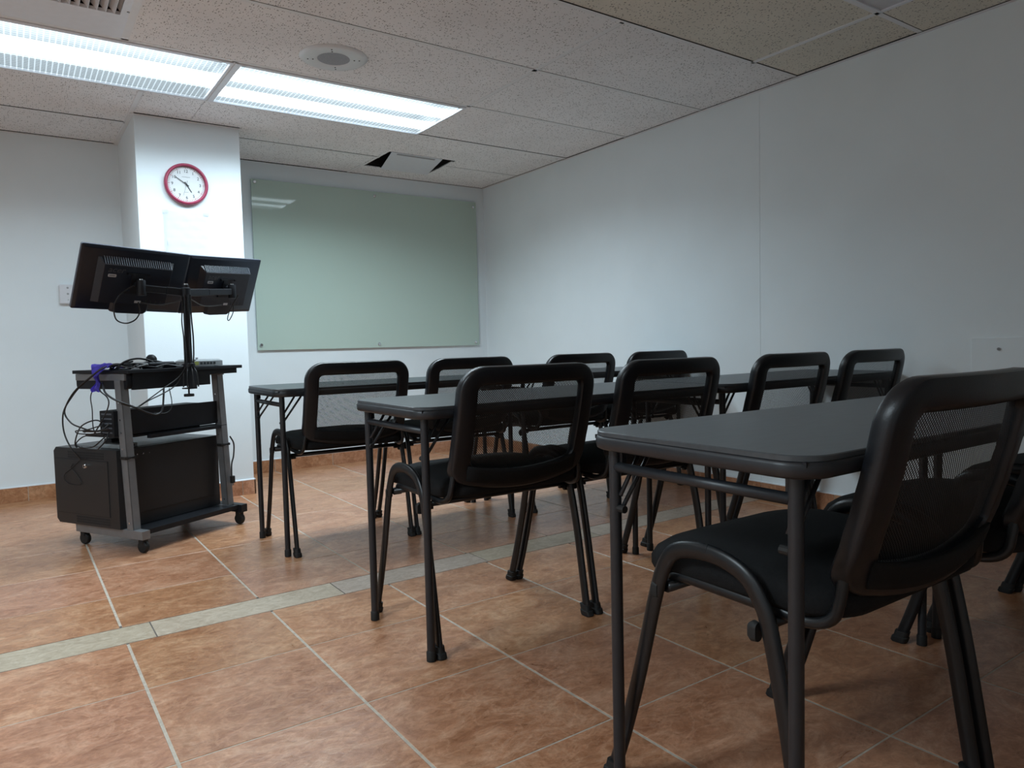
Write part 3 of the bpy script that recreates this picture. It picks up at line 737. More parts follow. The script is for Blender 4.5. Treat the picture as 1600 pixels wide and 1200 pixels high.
    prof = [(sub(inner(0)), .009), (sub(inner(.004)), .014), (sub(outer(.012)), .016), (sub(outer(.003)), .014), (sub(outer(0)), .009), (sub(outer(.0005)), -.010), (sub(outer(.003)), -.0155), (sub(outer(.007)), -.0175), (sub(outer(.012)), -.0175), (sub(outer(.020)), -.0185), (sub(inner(.010)), -.0165), (sub(inner(.003)), -.014), (sub(inner(0)), -.008)]
    bm = bmesh.new()
    loft(bm, [[bmap(x, z + zc, off) for x, z in dip(lp)] for lp, off in prof], closed=True)
    obj('backrest', bm, M['plastic'], t, smooth=True, autos=38)
    bm = bmesh.new(); g_ = []; nx, nz = 16, 12
    for j in range(nz + 1):
        z = oz0 - .024 + (oz1 - oz0 + .032) * j / nz
        g_.append([bm.verts.new(bmap(-ow - .006 + (2 * ow + .012) * i / nx, z, 0)) for i in range(nx + 1)])
    for j in range(nz):
        for i in range(nx): bm.faces.new((g_[j][i], g_[j][i + 1], g_[j + 1][i + 1], g_[j + 1][i]))
    obj('mesh_panel', bm, M['mesh'], t, smooth=True)
    # padded lower back with its curved seam
    bm = bmesh.new(); g_ = []
    for off in (-.0205, -.012):
        for j in range(5):
            row = []
            for i in range(13):
                x = -.185 + .37 * i / 12; sag = .024 * (1 - (x / .185) ** 2)
                z0 = .488 - sag * .9; z1 = .531 - .020 * (1 - (x / .185) ** 2)
                row.append(bm.verts.new(bmap(x, z0 + (z1 - z0) * j / 4, off - (.003 if (0 < j < 4 and off < -.02) else 0))))
            g_.append(row)
    A_, C_ = g_[:5], g_[5:]
    for G in (A_, C_):
        for j in range(4):
            for i in range(12): bm.faces.new((G[j][i], G[j][i + 1], G[j + 1][i + 1], G[j + 1][i]))
    for i in range(12):
        bm.faces.new((A_[0][i], A_[0][i + 1], C_[0][i + 1], C_[0][i])); bm.faces.new((A_[4][i], A_[4][i + 1], C_[4][i + 1], C_[4][i]))
    for j in range(4):
        bm.faces.new((A_[j][0], A_[j + 1][0], C_[j + 1][0], C_[j][0])); bm.faces.new((A_[j][12], A_[j + 1][12], C_[j + 1][12], C_[j][12]))
    obj('lumbar_pad', bm, M['fabric'], t, smooth=True)
    return t
GC = 'black mesh-back chairs tucked under the tables'
RX = 0
chairs = [
 (1.195, 3.165, -.4, 'black mesh-back chair at the far left table, closest to the computer cart'),
 (1.752, 3.168, -.5, 'black mesh-back chair in the row nearest the glass board, second from the left'),
 (2.412, 3.168, 0, 'black mesh-back chair in the row nearest the board, third from the left'),
 (2.974, 3.170, 0, 'black mesh-back chair in the row nearest the glass board, beside the right wall'),
 (1.196, 1.943, -1.1, 'black mesh-back chair in the centre of the picture, leftmost of the middle row'),
 (1.752, 1.935, 0, 'black mesh-back chair of the middle row, second from its left end'),
 (2.412, 1.940, 0, 'black mesh-back chair of the middle row, third from its left end'),
 (2.974, 1.938, 0, 'black mesh-back chair of the middle row, beside the right wall'),
 (1.205, .824, 0, 'large black mesh-back chair in the right foreground, nearest the camera'),
 (1.752, .810, 0, 'black chair right of the foreground chair, only seat edge and frame in view'),
 (2.412, .800, 0, 'black chair with feet showing behind the foreground chair, third of the nearest row'),
 (2.975, .790, 0, 'black chair in the nearest row beside the right wall, cut off by the right edge'),
]
proto = make_chair()
for i, (x, y, a, lb) in enumerate(chairs):
    if i == 0:
        proto.location = (x, y, 0); proto.rotation_euler = (0, 0, R(a)); proto['label'] = lb; proto['group'] = GC
    else: dup(proto, (x, y, 0), R(a), lb, GC)

# ------------------------------------------------------------------ computer cart
AC = R(29.5); OC = Vector((.401, 3.48, 0))
UC, VC = Vector((math.cos(AC), math.sin(AC), 0)), Vector((-math.sin(AC), math.cos(AC), 0))
def W(a, b_, z=0): return OC + UC * a + VC * b_ + Vector((0, 0, z))
cart = thing('computer_cart', 'grey and black wheeled computer cart in front of the column', 'cart', OC, AC)
obj('cart_top', B(-.022, .605, -.032, .340, .774, .789), M['cart_black'], cart, bevel=.002)
obj('top_rail', B(-.018, .012, .0, .325, .744, .773), M['steel'], cart, bevel=.002)
obj('top_rail', B(.490, .518, .0, .325, .744, .773), M['steel'], cart, bevel=.002)
obj('modesty_panel', B(.016, .425, -.010, .004, .702, .774), M['cart_black'], cart, bevel=.001)
obj('modesty_panel', B(.425, .590, -.010, .004, .750, .774), M['cart_black'], cart, bevel=.001)
bm = bmesh.new(); loft(bm, [[(a, .165 + p[0], .738 + p[1]) for p in rr(.170, .032, .006, 4, rb=.018)] for a in (-.008, .40)])
obj('drawer', bm, M['cart_black'], cart, smooth=True, autos=40)
for a0 in (-.024, .490):
    bm = bmesh.new()
    mt = Matrix.Identity(4)
    def post(bm, x0, x1, y0, y1):
        vs = [bm.verts.new(v) for v in ((x0, y0 + .0, .10), (x1, y0, .10), (x1, y1, .10), (x0, y1, .10), (x0, y0 + .036, .746), (x1, y0 + .036, .746), (x1, y1 + .036, .746), (x0, y1 + .036, .746))]
        for f in ((0, 3, 2, 1), (4, 5, 6, 7), (0, 1, 5, 4), (1, 2, 6, 5), (2, 3, 7, 6), (3, 0, 4, 7)): bm.faces.new([vs[i] for i in f])
    post(bm, a0, a0 + .004, -.018, .022); post(bm, a0, a0 + .036, -.018, -.014)
    p = obj('post', bm, M['steel'], cart, bevel=.0008)
    for z in (.13, .45, .52, .575, .65):
        bm = bmesh.new(); disc(bm, (a0, .002 + (z - .1) * .0557, z), .004, -.003, 0, 10, 'x'); obj('screw', bm, M['chrome'], p)
obj('side_panel', B(.0, .489, .026, .034, .508, .616), M['cart_black'], cart, bevel=.001)
obj('shelf', B(-.004, .486, .034, .30, .493, .503), M['cart_black'], cart, bevel=.001)
obj('shelf_lip', B(.10, .525, .004, .030, .482, .498), M['cart_black'], cart, bevel=.001)
for a0 in (-.026, .520):
    obj('base_rail', B(a0, a0 + .038, -.075, .37, .062, .100), M['steel'] if a0 < 0 else M['cart_black'], cart, bevel=.002)
obj('base_shelf', B(.012, .520, -.052, .330, .076, .098), M['cart_black'], cart, bevel=.001)
for (a, b_) in ((.0, -.045), (.0, .345), (.535, -.045), (.535, .345)):
    bm = bmesh.new(); lathe(bm, [(.006, -.012), (.024, -.011), (.027, -.006), (.027, .006), (.024, .011), (.006, .012)], (a, b_, .0272), 20, 'x')
    c = obj('castor', bm, M['rubber'], cart, smooth=True, autos=30)
    bm = bmesh.new(); box(bm, a - .015, a + .015, b_ - .012, b_ + .014, .040, .063); box(bm, a - .003, a + .003, b_ - .003, b_ + .003, .05, .066); obj('castor_fork', bm, M['rubber'], c, bevel=.003)

# network cabinet riding on the cart
cab = thing('network_cabinet', 'black steel network cabinet with a keyed door on the cart base', 'cabinet', W(0, 0, 0), AC)
a0, a1, b0, b1, z0, z1 = -.040, .500, .045, .478, .1005, .445
bm = bmesh.new()
ch = .018
def chloop(a, i_=0): # chamfered outline in (b,z)
    B0, B1, Z0, Z1 = b0 + i_, b1 - i_, z0 + i_, z1 - i_
    return [(a, B0, Z0), (a, B1 - ch, Z0), (a, B1, Z0 + ch), (a, B1, Z1 - ch), (a, B1 - ch, Z1), (a, B0, Z1)]
loft(bm, [chloop(a0, .0), chloop(a0 + .052), chloop(a0 + .054, .003), chloop(a0 + .060, .003), chloop(a0 + .062), chloop(a1)])
obj('body', bm, M['cab_black'], cab, bevel=.0012)
bm = bmesh.new(); box(bm, a0 - .003, a0 + .002, b0 + .060, b1 - .018, z0 + .050, z1 - .052); d_ = obj('door', bm, M['cab_black'], cab, bevel=.001)
bm = bmesh.new()   # dark line round the door
e = .0022
for (p, q, r_, s_) in ((b0 + .060 - e, b1 - .018 + e, z0 + .050 - e, z0 + .050), (b0 + .060 - e, b1 - .018 + e, z1 - .052, z1 - .052 + e), (b0 + .060 - e, b0 + .060, z0 + .05, z1 - .052), (b1 - .018, b1 - .018 + e, z0 + .05, z1 - .052)):
    box(bm, a0 - .0006, a0 + .001, p, q, r_, s_)
obj('door_gap', bm, M['dark_gap'], cab)
bm = bmesh.new(); lathe(bm, [(.001, -.016), (.008, -.016), (.0105, -.012), (.0105, -.002), (.013, 0)], (a0 - .001, .242, z1 - .076), 18, 'x'); obj('lock', bm, M['chrome'], cab, smooth=True, autos=40)
bm = bmesh.new(); disc(bm, (a0 - .017, .242, z1 - .076), .0035, -.0012, 0, 8, 'x'); obj('keyhole', bm, M['ink'], cab)
for (zz, s0, s1, nm) in ((z1 - .030, .130, .375, 'vent'), (z0 + .026, .110, .335, 'vent')):
    bm = bmesh.new(); k = s0
    while k < s1:
        for dz in (-.011, 0, .011):
            vs = [(k, zz + dz - .0042), (k + .0032, zz + dz - .0042), (k + .0062, zz + dz + .0042), (k + .003, zz + dz + .0042)]
            loft(bm, [[(aa, y, z) for y, z in vs] for aa in (a0 - .0008, a0 + .0004)])
        k += .0088
    obj(nm, bm, M['dark_gap'], cab)
obj('side_panel', B(a0 + .066, a1 - .01, b0 - .0025, b0 + .001, z0 + .055, z1 - .006), M['cab_black'], cab, bevel=.001)
for a in (.055, .085, .115):
    bm = bmesh.new(); disc(bm, (a, b0 - .0025, z1 - .030), .0032 if a < .1 else .0018, -.003, 0, 10, 'y'); obj('screw', bm, M['chrome'], cab)
# top seams
obj('top_seam', B(a0 + .07, a1 - .03, b0 + .03, b0 + .0325, z1, z1 + .0006), M['ink'], cab)

# cable ties strapping the cabinet to the posts
for (a, lb) in ((-.030, 'black strap tying the cabinet to the left cart post'), (.484, 'black strap tying the cabinet to the right cart post')):
    bm = bmesh.new(); z = .412 if a < 0 else .40
    pts = [(a - .002, .030, z), (a - .003, -.004, z), (a + .005, -.006, z), (a + .045, -.005, z), (a + .048, .040, z)]
    tube(bm, pts, .0028, seg=6, ry=.007, up=(1, .3, 0)); o = obj('strap', bm, M['rubber'], loc=OC); o.rotation_euler = (0, 0, AC); tag(o, lb, 'strap')

# amplifier and small boxes on the middle shelf
t = thing('amplifier', 'black amplifier box standing on the middle shelf behind cables', 'amplifier', W(0, 0, .503), AC)
obj('case', B(-.045, .40, .045, .135, 0, .112), M['cart_black'], t, bevel=.003)
bm = bmesh.new()
for k in range(5): box(bm, -.047, -.0445, .055, .12, .015 + k * .02, .021 + k * .02)
obj('front_slot', bm, M['ventslat'], t)
t = thing('media_converter', 'small silver box lying on top of the network cabinet', 'device', W(0, 0, z1 + .0006), AC)
obj('case', B(-.005, .085, .075, .20, 0, .018), M['switch'], t, bevel=.003)
obj('port', B(.03, .07, .0735, .0755, .005, .013), M['ink'], t)
t = thing('power_brick', 'black power brick lying among cables on the network cabinet', 'power adapter', W(0, 0, z1 + .0006), AC)
obj('case', B(.06, .16, .215, .27, 0, .032), M['cart_black'], t, bevel=.006)
obj('port', B(.158, .165, .235, .25, .010, .020), M['rubber'], t)

# grey network switch on the cart top
t = thing('network_switch', 'light grey network switch box on the right of the cart top', 'network switch', W(0, 0, .789), AC)
bm = bmesh.new(); loft(bm, [[(x, y, z) for x, y in rr(.090 - i_, .062 - i_, .008, 3, cx=.425, cy=.060)] for z, i_ in ((.002, 0), (.026, 0), (.034, .012))]); obj('case', bm, M['switch'], t, smooth=True, autos=30)
for k in range(5):
    obj('port', B(.378 + k * .019, .391 + k * .019, -.0032, -.0015, .010, .021), M['ink'], t)
obj('front_label', B(.345, .368, -.0030, -.0015, .008, .024), M['led'], t)
for a in (.36, .49):
    for b_ in (.02, .1): obj('foot', B(a - .006, a + .006, b_ - .006, b_ + .006, 0, .003), M['rubber'], t)

# ------------------------------------------------------------------ monitors on a two-armed pole
def make_monitor(c, yaw, tilt, roll, label, group):
    t = thing('monitor', label, 'monitor', c, 0, group)
    mt = Matrix.Rotation(yaw, 4, 'Z') @ Matrix.Rotation(tilt, 4, 'X') @ Matrix.Rotation(roll, 4, 'Y'); t.rotation_euler = mt.to_euler()
    w, h = .240, .144
    bm = bmesh.new()
    loft(bm, [[(p[0], y, p[1]) for p in rr(w - i_, h - i_, .006, 3)] for y, i_ in ((.020, .002), (.018, 0), (.006, 0), (.000, .010))])
    # belly at the lower back
    obj('casing', bm, M['mon'], t, smooth=True, autos=30)
    bm = bmesh.new(); lp = [rr(w - .0005, h - .0005, .006, 3), rr(w + .0008, h + .0008, .006, 3)]
    loft(bm, [[(p[0], y, p[1]) for p in lp[q]] for y, q in ((.0185, 1), (.0075, 1), (.0075, 0), (.0185, 0))], closed=True); obj('bezel', bm, M['mon_edge'], t)
    obj('screen', B(-w + .012, w - .012, .0195, .0208, -h + .016, h - .010), M['screen'], t)
    bm = bmesh.new()   # raised electronics hump
    def hump(x0, x1, z0_, z1_, y): return [(x0, y, z0_), (x1, y, z0_), (x1, y, z1_), (x0, y, z1_)]
    loft(bm, [hump(-.172, .165, -.108, .100, .002), hump(-.150, .150, -.100, .074, -.024)]); obj('back_hump', bm, M['mon'], t, bevel=.002)
    bm = bmesh.new(); loft(bm, [[(p[0], y, p[1]) for p in rr(.09 - i_, .03, .02, 5, cy=-.122)] for y, i_ in ((.004, 0), (-.010, .015))]); obj('chin_bulge', bm, M['mon'], t, smooth=True, autos=40)
    bm = bmesh.new()   # ventilation fins on the top chamfer
    for k in range(30):
        x = -.149 + k * .0100
        vs = [(x, .0005, .1005), (x + .0036, .0005, .1005), (x + .0034, -.0245, .0745), (x - .0002, -.0245, .0745)]
        loft(bm, [[(p[0], p[1] - o_, p[2] + o_) for p in vs] for o_ in (0, .0022)])
    box(bm, -.150, .150, -.0265, -.0235, .0715, .0745)
    obj('vent_fins', bm, M['ventslat'], t)
    text_mesh('maker_logo', 'acer', .036, M['logo'], t, (-.098, -.0248, .050), (R(90), 0, 0), shear=.25, scale=(1.15, 1, 1))
    bm = bmesh.new(); loft(bm, [[(p[0], y, p[1]) for p in rr(.0175, .0065, .003, 3, cx=-.112, cy=.024)] for y in (-.0243, -.0250)]); obj('rating_sticker', bm, M['sticker'], t)
    bm = bmesh.new()
    for k in range(6): box(bm, -.124 + k * .0042, -.1215 + k * .0042, -.0254, -.0249, .0215, .0265)
    obj('sticker_print', bm, M['ink'], t)
    obj('port_label', B(.005, .034, -.0250, -.0243, -.095, -.084), M['sticker'], t)
    bm = bmesh.new()
    for k in range(4): box(bm, .055 + k * .022, .060 + k * .022, -.0252, -.0240, -.098, -.080)
    obj('port_row', bm, M['ink'], t)
    return t
GM = 'two black monitors on one stand'
ML, MR = Vector((.462, 3.613, 1.181)), Vector((.893, 3.860, 1.190))
mL = make_monitor(ML, .357, .43, .024, 'left of the two black monitors seen from behind, on the cart stand', GM)
mR = make_monitor(MR, .600, .385, -.055, 'right of the two black monitors seen from behind, on the cart stand', GM)

PA, PB = .276, -.048
arm = thing('monitor_stand', 'black pole with two arms clamped to the cart and holding both monitors', 'monitor stand', (0, 0, 0))
P0 = W(PA, PB, 0)
pv = lambda z, dx=0, dy=0: Vector((P0.x + dx, P0.y + dy, z))
obj('pole', T([pv(.800), pv(1.165)], .0150, seg=18), M['cart_black'], arm, smooth=True, autos=40)
bm = bmesh.new(); lathe(bm, [(.017, 1.108), (.021, 1.110), (.021, 1.150), (.017, 1.152)], (P0.x, P0.y, 0), 18); obj('collar', bm, M['cart_black'], arm, smooth=True, autos=40)
bm = bmesh.new(); lathe(bm, [(.016, .792), (.026, .793), (.026, .806), (.017, .812)], (P0.x, P0.y, 0), 18); obj('pole_base', bm, M['cart_black'], arm, smooth=True, autos=40)
bm = bmesh.new(); mt = Matrix.Translation(OC) @ Matrix.Rotation(AC, 4, 'Z')
box(bm, PA - .022, PA + .022, PB - .016, PB + .070, .7892, .7935, 0, mt); box(bm, PA - .022, PA + .022, PB - .020, PB - .014, .690, .793, 0, mt); box(bm, PA - .022, PA + .022, PB - .020, PB + .028, .690, .696, 0, mt)
cl = obj('clamp', bm, M['cart_black'], arm, bevel=.001)
q = W(PA, PB + .010, 0)
bm = bmesh.new(); tube(bm, [(q.x, q.y, .664), (q.x, q.y, .70)], .004, seg=8); lathe(bm, [(.002, .655), (.022, .655), (.023, .660), (.022, .667), (.004, .668)], (q.x, q.y, 0), 16); obj('clamp_screw', bm, M['rubber'], cl)
def mount(mo, side):
    mw = Matrix.Translation(mo.location) @ mo.rotation_euler.to_matrix().to_4x4()
    mp = mw @ Vector((0, -.0245, -.005)); nb = (mw.to_3x3() @ Vector((0, -1, 0))).normalized()
    bm = bmesh.new(); box(bm, -.05, .05, -.0285, -.0250, -.052, -.040, 0, mw); box(bm, -.05, .05, -.0285, -.0250, .034, .044, 0, mw); box(bm, -.028, .028, -.0285, -.0250, -.042, .036, 0, mw)
    for x in (-.045, .045):
        for z in (-.046, .039): box(bm, x - .004, x + .004, -.032, -.028, z - .004, z + .004, 0, mw)
    obj('mount_plate', bm, M['cart_black'], arm)
    j = mp + nb * .040; j.z -= .004
    obj('tilt_joint', T([mp + nb * .004, j], .016, seg=14), M['cart_black'], arm, smooth=True, autos=40)
    bm = bmesh.new(); lathe(bm, [(.002, -.034), (.018, -.033), (.019, -.03), (.019, .030), (.018, .034), (.002, .034)], (j.x, j.y, j.z), 16); obj('swivel', bm, M['cart_black'], arm, smooth=True, autos=40)
    bm = bmesh.new(); disc(bm, (j.x, j.y, j.z + .034), .008, 0, .005, 10); obj('swivel_bolt', bm, M['chrome'], arm)
    p1 = pv(1.130); d = (Vector((j.x, j.y, 0)) - Vector((p1.x, p1.y, 0))); L_ = d.length; ang = math.atan2(d.y, d.x)
    bm = bmesh.new(); mt = Matrix.Translation(p1) @ Matrix.Rotation(ang, 4, 'Z') @ Matrix.Rotation(-math.atan2(j.z - p1.z, L_), 4, 'Y')
    for x0_, x1_, hz in ((.012, L_ * .45, .017), (L_ * .45, L_ - .01, .015)): box(bm, x0_, x1_, -.010, .010, -hz, hz, 0, mt)
    obj('arm', bm, M['cart_black'], arm, bevel=.004)
    return j
jL = mount(mL, -1); jR = mount(mR, 1)
bm = bmesh.new(); disc(bm, tuple(pv(1.165)), .011, 0, .006, 14); obj('pole_cap', bm, M['chrome'], arm)

# ------------------------------------------------------------------ cables
CN = {'n': 0}
def cable(pts, r, label, local=True, group=None, n=8, m='cable'):
    P = [W(*p) for p in pts] if local else [Vector(p) for p in pts]
    o = obj('cable', T(spline(P, n), r, seg=8), M[m], smooth=True, autos=60)
    return tag(o, label, 'cable', group)
GH = 'cables hanging off the left end of the cart'
cable([(.10, .07, .797), (.02, .09, .815), (-.045, .10, .800), (-.075, .125, .765), (-.09, .191, .719), (-.09, .253, .671), (-.09, .305, .618), (-.09, .319, .565), (-.09, .309, .509), (-.085, .279, .454), (-.06, .255, .400)], .0032, 'black cable making the outermost loop down to the cabinet door', group=GH)
cable([(.09, .05, .798), (.0, .06, .812), (-.05, .085, .800), (-.085, .127, .76), (-.10, .206, .705), (-.10, .269, .645), (-.10, .285, .604), (-.10, .242, .564), (-.09, .192, .545), (-.08, .125, .531), (-.06, .06, .540)], .0034, 'black cable from the cart top curving back under it into the amplifier', group=GH)
cable([(-.04, .150, .735), (-.06, .156, .695), (-.06, .165, .666), (-.06, .159, .621), (-.06, .158, .540), (-.045, .150, .505)], .0022, 'thin black cable dropping straight from the purple cloth', group=GH)
cable([(-.04, .115, .735), (-.06, .101, .705), (-.06, .059, .678), (-.06, .047, .652), (-.06, .064, .616), (-.06, .101, .571), (-.06, .126, .545), (-.05, .17, .515)], .0028, 'black cable bowing toward the post beneath the purple cloth', group=GH)
cable([(-.05, .10, .560), (-.058, .130, .575), (-.07, .166, .57), (-.07, .225, .547), (-.07, .258, .508), (-.07, .273, .47), (-.065, .27, .452)], .003, 'black cable arching from the amplifier down to the cabinet top', group=GH)
cable([(-.049, .085, .545), (-.07, .10, .552), (-.09, .162, .536), (-.09, .231, .53), (-.085, .22, .518), (-.07, .15, .516), (-.052, .10, .512)], .0026, 'black cable folded in a flat loop beside the amplifier', group=GH)
cable([(-.03, .290, .4495), (-.05, .274, .4500), (-.055, .216, .452), (-.06, .160, .462), (-.06, .110, .490), (-.05, .09, .508)], .003, 'black cable lying across the cabinet top edge up to the amplifier', group=GH)
cable([(-.05, .262, .449), (-.062, .280, .467), (-.05, .248, .498), (-.05, .171, .512), (-.048, .12, .520)], .0026, 'black cable rising from the door top in a tight curve to the shelf', group=GH)
cable([(-.035, .18, .4495), (-.06, .139, .4505), (-.08, .10, .458), (-.075, .06, .492), (-.05, .07, .525)], .003, 'black cable sagging just above the cabinet next to the post', group=GH)
cable([(-.045, .24, .52), (-.075, .20, .528), (-.08, .14, .530), (-.07, .09, .535), (-.047, .07, .560)], .0045, 'thick black cable bundled horizontally beside the amplifier', group=GH)
cable([(-.043, .242, .402), (-.046, .283, .393), (-.046, .340, .357), (-.046, .398, .323), (-.046, .392, .289), (-.046, .329, .279), (-.046, .284, .29), (-.046, .316, .328), (-.046, .349, .355), (-.046, .334, .376)], .0014, 'thin black cord looped against the cabinet door')
GF = 'cables slung along the camera side of the cart'
cable([(-.045, .10, .735), (-.080, .040, .700), (-.085, -.010, .675), (-.070, -.050, .655), (-.025, -.060, .634), (.041, -.060, .602), (.086, -.060, .591), (.117, -.055, .609), (.135, -.045, .664), (.15, -.030, .700)], .0042, 'thick black cable crossing in front of the left cart post', group=GF)
cable([(-.07, -.045, .650), (-.030, -.062, .634), (.0, -.060, .633), (.044, -.060, .653), (.134, -.055, .683), (.20, -.050, .715), (.25, -.052, .78)], .0026, 'black cable slanting up from the left post to the clamp, lower one', group=GF)
cable([(-.012, -.058, .628), (.031, -.060, .65), (.136, -.056, .706), (.21, -.052, .745), (.262, -.055, .80)], .0026, 'black cable slanting up from the left post to the clamp, upper one', group=GF)
cable([(.170, -.040, .700), (.172, -.050, .640), (.16, -.055, .606), (.13, -.055, .592), (.08, -.050, .598)], .002, 'thin black cable hanging below the clamp in a shallow bow', group=GF)
cable([(.515, -.024, .44), (.535, -.026, .40), (.532, -.024, .34), (.520, -.022, .30), (.515, -.024, .24)], .0036, 'black power cable hanging down the right cart post')
t = thing('power_plug', 'black plug dangling beside the right cart post', 'plug', W(.518, -.026, .225), AC)
obj('plug_body', B(-.010, .010, -.008, .008, -.018, .018), M['rubber'], t, bevel=.003)
for dx in (-.004, .004): obj('prong', B(dx - .0012, dx + .0012, -.003, .003, -.030, -.018), M['chrome'], t)
# cables down the pole
GPp = 'cables running up the monitor pole'
rp = random.Random(5)
for k, (dx, dy) in enumerate(((-.021, -.006), (-.012, -.019), (.004, -.021), (.018, -.012))):
    pts = []
    for z in (.795, .86, .93, 1.0, 1.07, 1.12):
        pts.append((P0.x + dx + rp.uniform(-.003, .003), P0.y + dy - rp.uniform(0, .003), z))
    pts = [(P0.x + dx * 1.6, P0.y + dy - .022, .70), (P0.x + dx * 1.4, P0.y + dy - .018, .76)] + pts
    cable(pts, .0028 + .0006 * (k % 2), ['leftmost cable strapped along the monitor pole', 'cable on the front of the monitor pole, left of centre', 'cable on the front of the monitor pole, right of centre', 'rightmost cable strapped along the monitor pole'][k], local=False, group=GPp)
# loops hanging below the monitors
mwl = Matrix.Translation(mL.location) @ mL.rotation_euler.to_matrix().to_4x4()
mwr = Matrix.Translation(mR.location) @ mR.rotation_euler.to_matrix().to_4x4()
def mc(mw, pts): return [tuple(mw @ Vector(p)) for p in pts]
cable(mc(mwl, [(.02, -.030, -.088), (.030, -.040, -.130), (.012, -.050, -.165), (-.03, -.055, -.182), (-.075, -.055, -.165), (-.092, -.050, -.110), (-.080, -.048, -.060), (-.04, -.044, -.020), (.0, -.04, .0)]), .003, 'black cable looping below the left monitor', local=False)
cable(mc(mwr, [(.07, -.030, -.090), (.070, -.040, -.130), (.050, -.045, -.170), (.035, -.045, -.160), (.040, -.045, -.110), (.06, -.055, -.03)]), .0024, 'short black cable loop below the right monitor', local=False)
a_, b__ = Vector(pv(1.10, .018, -.012)), mwr @ Vector((-.02, -.04, -.088))
cable([tuple(a_), tuple(a_.lerp(b__, .4) + Vector((0, 0, -.02))), tuple(b__)], .0024, 'black cable from the pole into the right monitor', local=False)
a_, b__ = Vector(pv(1.095, -.02, -.012)), mwl @ Vector((.03, -.03, -.09))
cable([tuple(a_), tuple(a_.lerp(b__, .5) + Vector((0, 0, -.015))), tuple(b__)], .0024, 'black cable from the pole into the left monitor', local=False)

# tangle of cables on the cart top
rt = random.Random(21)
GT = 'tangle of cables on the cart top'
adj = ['long loose', 'tightly coiled', 'thick', 'thin', 'kinked', 'doubled-over', 'flat', 'looping']
for k in range(8):
    ca, cb = -.0 + .26 * (k + .5) / 8 + rt.uniform(-.02, .02), rt.uniform(.03, .10)
    ra, rb = rt.uniform(.05, .10), rt.uniform(.02, .05); pts = []; ph = rt.uniform(0, 6.28)
    rad = rt.choice((.0026, .0032, .004))
    for q in range(9):
        th = ph + q * .85
        pts.append((max(-.005, min(.33, ca + math.cos(th) * ra * (1 - .03 * q))), max(-.015, min(.2, cb + math.sin(th) * rb)), .7895 + rad + .0055 * (k % 4) + .014 * (math.sin(q * 2.3 + k) > .2) * rt.random()))
    cable(pts, rad, 'black cable lying in the tangle on the cart top between purple cloth and pole', group=GT)
GL = 'pale cables in the tangle on the cart top'
cable([(.04, .0, .800), (.09, -.012, .812), (.05, .02, .818), (.11, .01, .806), (.10, .05, .80)], .0022, 'light grey zigzag cable near the left of the cart-top tangle', group=GL, m='switch')
cable([(.14, .0, .798), (.18, -.01, .806), (.22, .0, .803), (.28, .02, .797)], .002, 'light grey cable at the foot of the monitor pole', group=GL, m='switch')
cable([(.30, .03, .80), (.34, .0, .816), (.40, .04, .829), (.44, .10, .828)], .0024, 'black cable reaching from the pole over the network switch')
cable([(-.005, .06, .800), (.03, .05, .825), (.08, .04, .836), (.13, .03, .826), (.16, .02, .806), (.20, .03, .797)], .0045, 'thick black cable arching highest over the cart-top tangle')
# two power bricks in the tangle
for (a, b_, rz_, lb) in ((.150, .035, 12, 'black power brick in the cable tangle on the cart top, left one'), (.225, .05, -20, 'black power brick in the cable tangle beside the monitor pole')):
    t = thing('power_brick', lb, 'power adapter', W(a, b_, .789), AC + R(rz_))
    bm = bmesh.new(); loft(bm, [[(x, y, z) for x, y in rr(.045 - i_, .024 - i_, .008, 4)] for z, i_ in ((0, .003), (.006, 0), (.022, 0), (.029, .008))]); obj('case', bm, M['cart_black'], t, smooth=True, autos=40)
    bm = bmesh.new(); tube(bm, [(.044, 0, .013), (.062, 0, .012)], .005, seg=8); obj('strain_relief', bm, M['rubber'], t)
t = thing('webcam', 'small round black device on the cables left of the monitor pole', 'webcam', W(.195, .10, .789), AC)
bm = bmesh.new(); lathe(bm, [(.001, -.022), (.016, -.018), (.023, -.006), (.023, .006), (.016, .018), (.001, .022)], (0, 0, .040), 18, 'y'); obj('head', bm, M['cart_black'], t, smooth=True)
obj('stand', B(-.010, .010, -.010, .010, 0, .022), M['cart_black'], t, bevel=.003)

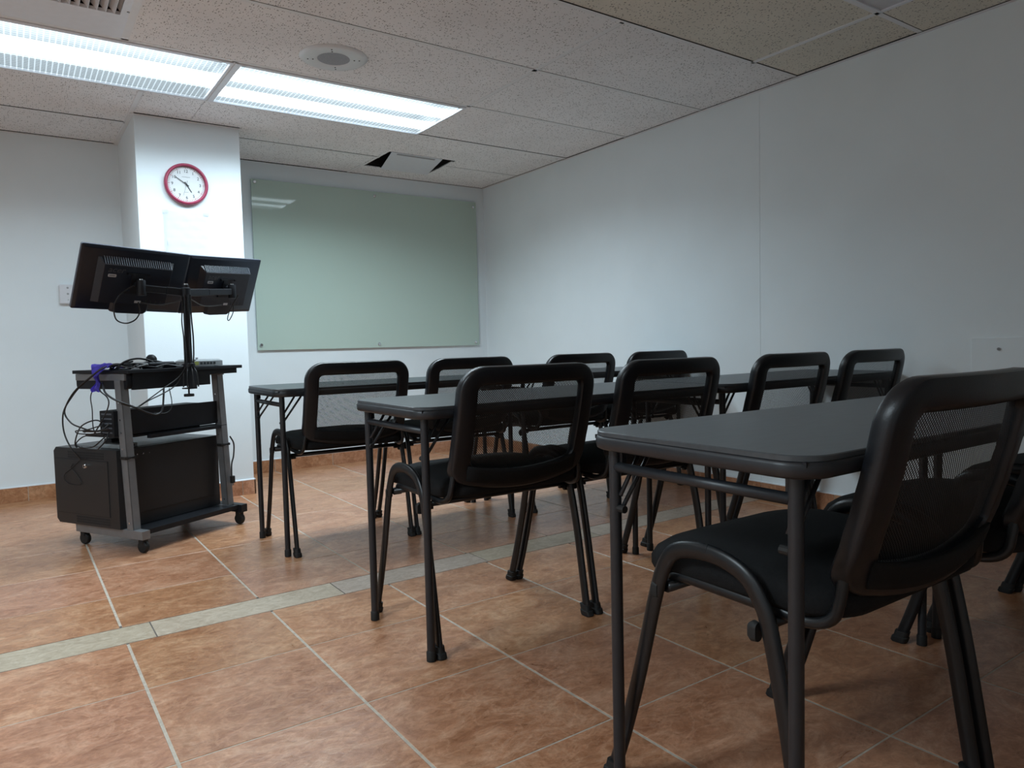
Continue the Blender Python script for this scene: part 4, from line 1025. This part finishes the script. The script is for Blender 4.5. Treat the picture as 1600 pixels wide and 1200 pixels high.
# purple cloth tied round the cables over the cart edge
bm = bmesh.new(); path = [(.030, .795), (-.005, .812), (-.032, .806), (-.046, .785), (-.052, .760), (-.048, .735), (-.056, .715), (-.050, .698)]
g_ = []; rp = random.Random(2)
P_ = spline([(a, 0, z) for a, z in path], 4); nw = 12
for i, p in enumerate(P_):
    f = i / (len(P_) - 1); wd = .050 * max(0, 1 - 1.5 * f) + .020 + .010 * math.sin(f * 7); row = []
    for j in range(nw + 1):
        s_ = j / nw * 2 - 1
        y = .130 + s_ * wd + .004 * math.sin(i * .55); fold = .006 * math.sin(s_ * 4.5 + i * .25) + .003 * math.sin(s_ * 8 + i * .4)
        nx_ = -1 if f > .25 else 0
        row.append(Vector((p.x + (fold - .004) * (1 if f > .2 else 0), y, p.z + (abs(fold) if f <= .3 else fold * .3))))
    g_.append(row)
top = [[bm.verts.new(v) for v in row] for row in g_]
for i in range(len(top) - 1):
    for j in range(nw): bm.faces.new((top[i][j], top[i][j + 1], top[i + 1][j + 1], top[i + 1][j]))
bmesh.ops.solidify(bm, geom=bm.faces[:], thickness=.0022)
o = obj('purple_cloth', bm, M['purple'], smooth=True, loc=OC); o.rotation_euler = (0, 0, AC)
tag(o, 'crumpled purple cloth draped over the left edge of the cart top', 'cloth')

# ------------------------------------------------------------------ camera
D = dict(yaw=.603, pitch=-.0555, roll=-.0235, f=1129.74, h=.862)
cy_, sy_ = math.cos(D['yaw']), math.sin(D['yaw'])
f0 = Vector((sy_, cy_, 0)); r0 = Vector((cy_, -sy_, 0)); u0 = Vector((0, 0, 1))
cp, sp_ = math.cos(D['pitch']), math.sin(D['pitch'])
f1 = f0 * cp + u0 * sp_; u1 = u0 * cp - f0 * sp_
cr, sr = math.cos(D['roll']), math.sin(D['roll'])
r2 = r0 * cr + u1 * sr; u2 = u1 * cr - r0 * sr
cam = bpy.data.cameras.new('camera'); co = bpy.data.objects.new('camera', cam); COL.objects.link(co)
mw = Matrix((( r2.x, u2.x, -f1.x, 0), (r2.y, u2.y, -f1.y, 0), (r2.z, u2.z, -f1.z, D['h']), (0, 0, 0, 1)))
co.matrix_world = mw
cam.sensor_width = 36; cam.sensor_fit = 'HORIZONTAL'; cam.lens = D['f'] / 1600 * 36; cam.clip_start = .02; cam.clip_end = 50
sc.camera = co

# ------------------------------------------------------------------ world and view
w = bpy.data.worlds.new('world'); sc.world = w; w.use_nodes = True
w.node_tree.nodes['Background'].inputs[0].default_value = (.6, .7, 1, 1); w.node_tree.nodes['Background'].inputs[1].default_value = 0.0
sc.view_settings.view_transform = 'Standard'; sc.view_settings.look = 'None'; sc.view_settings.gamma = 1; sc.view_settings.use_curve_mapping = False
sc.view_settings.exposure = 1.3
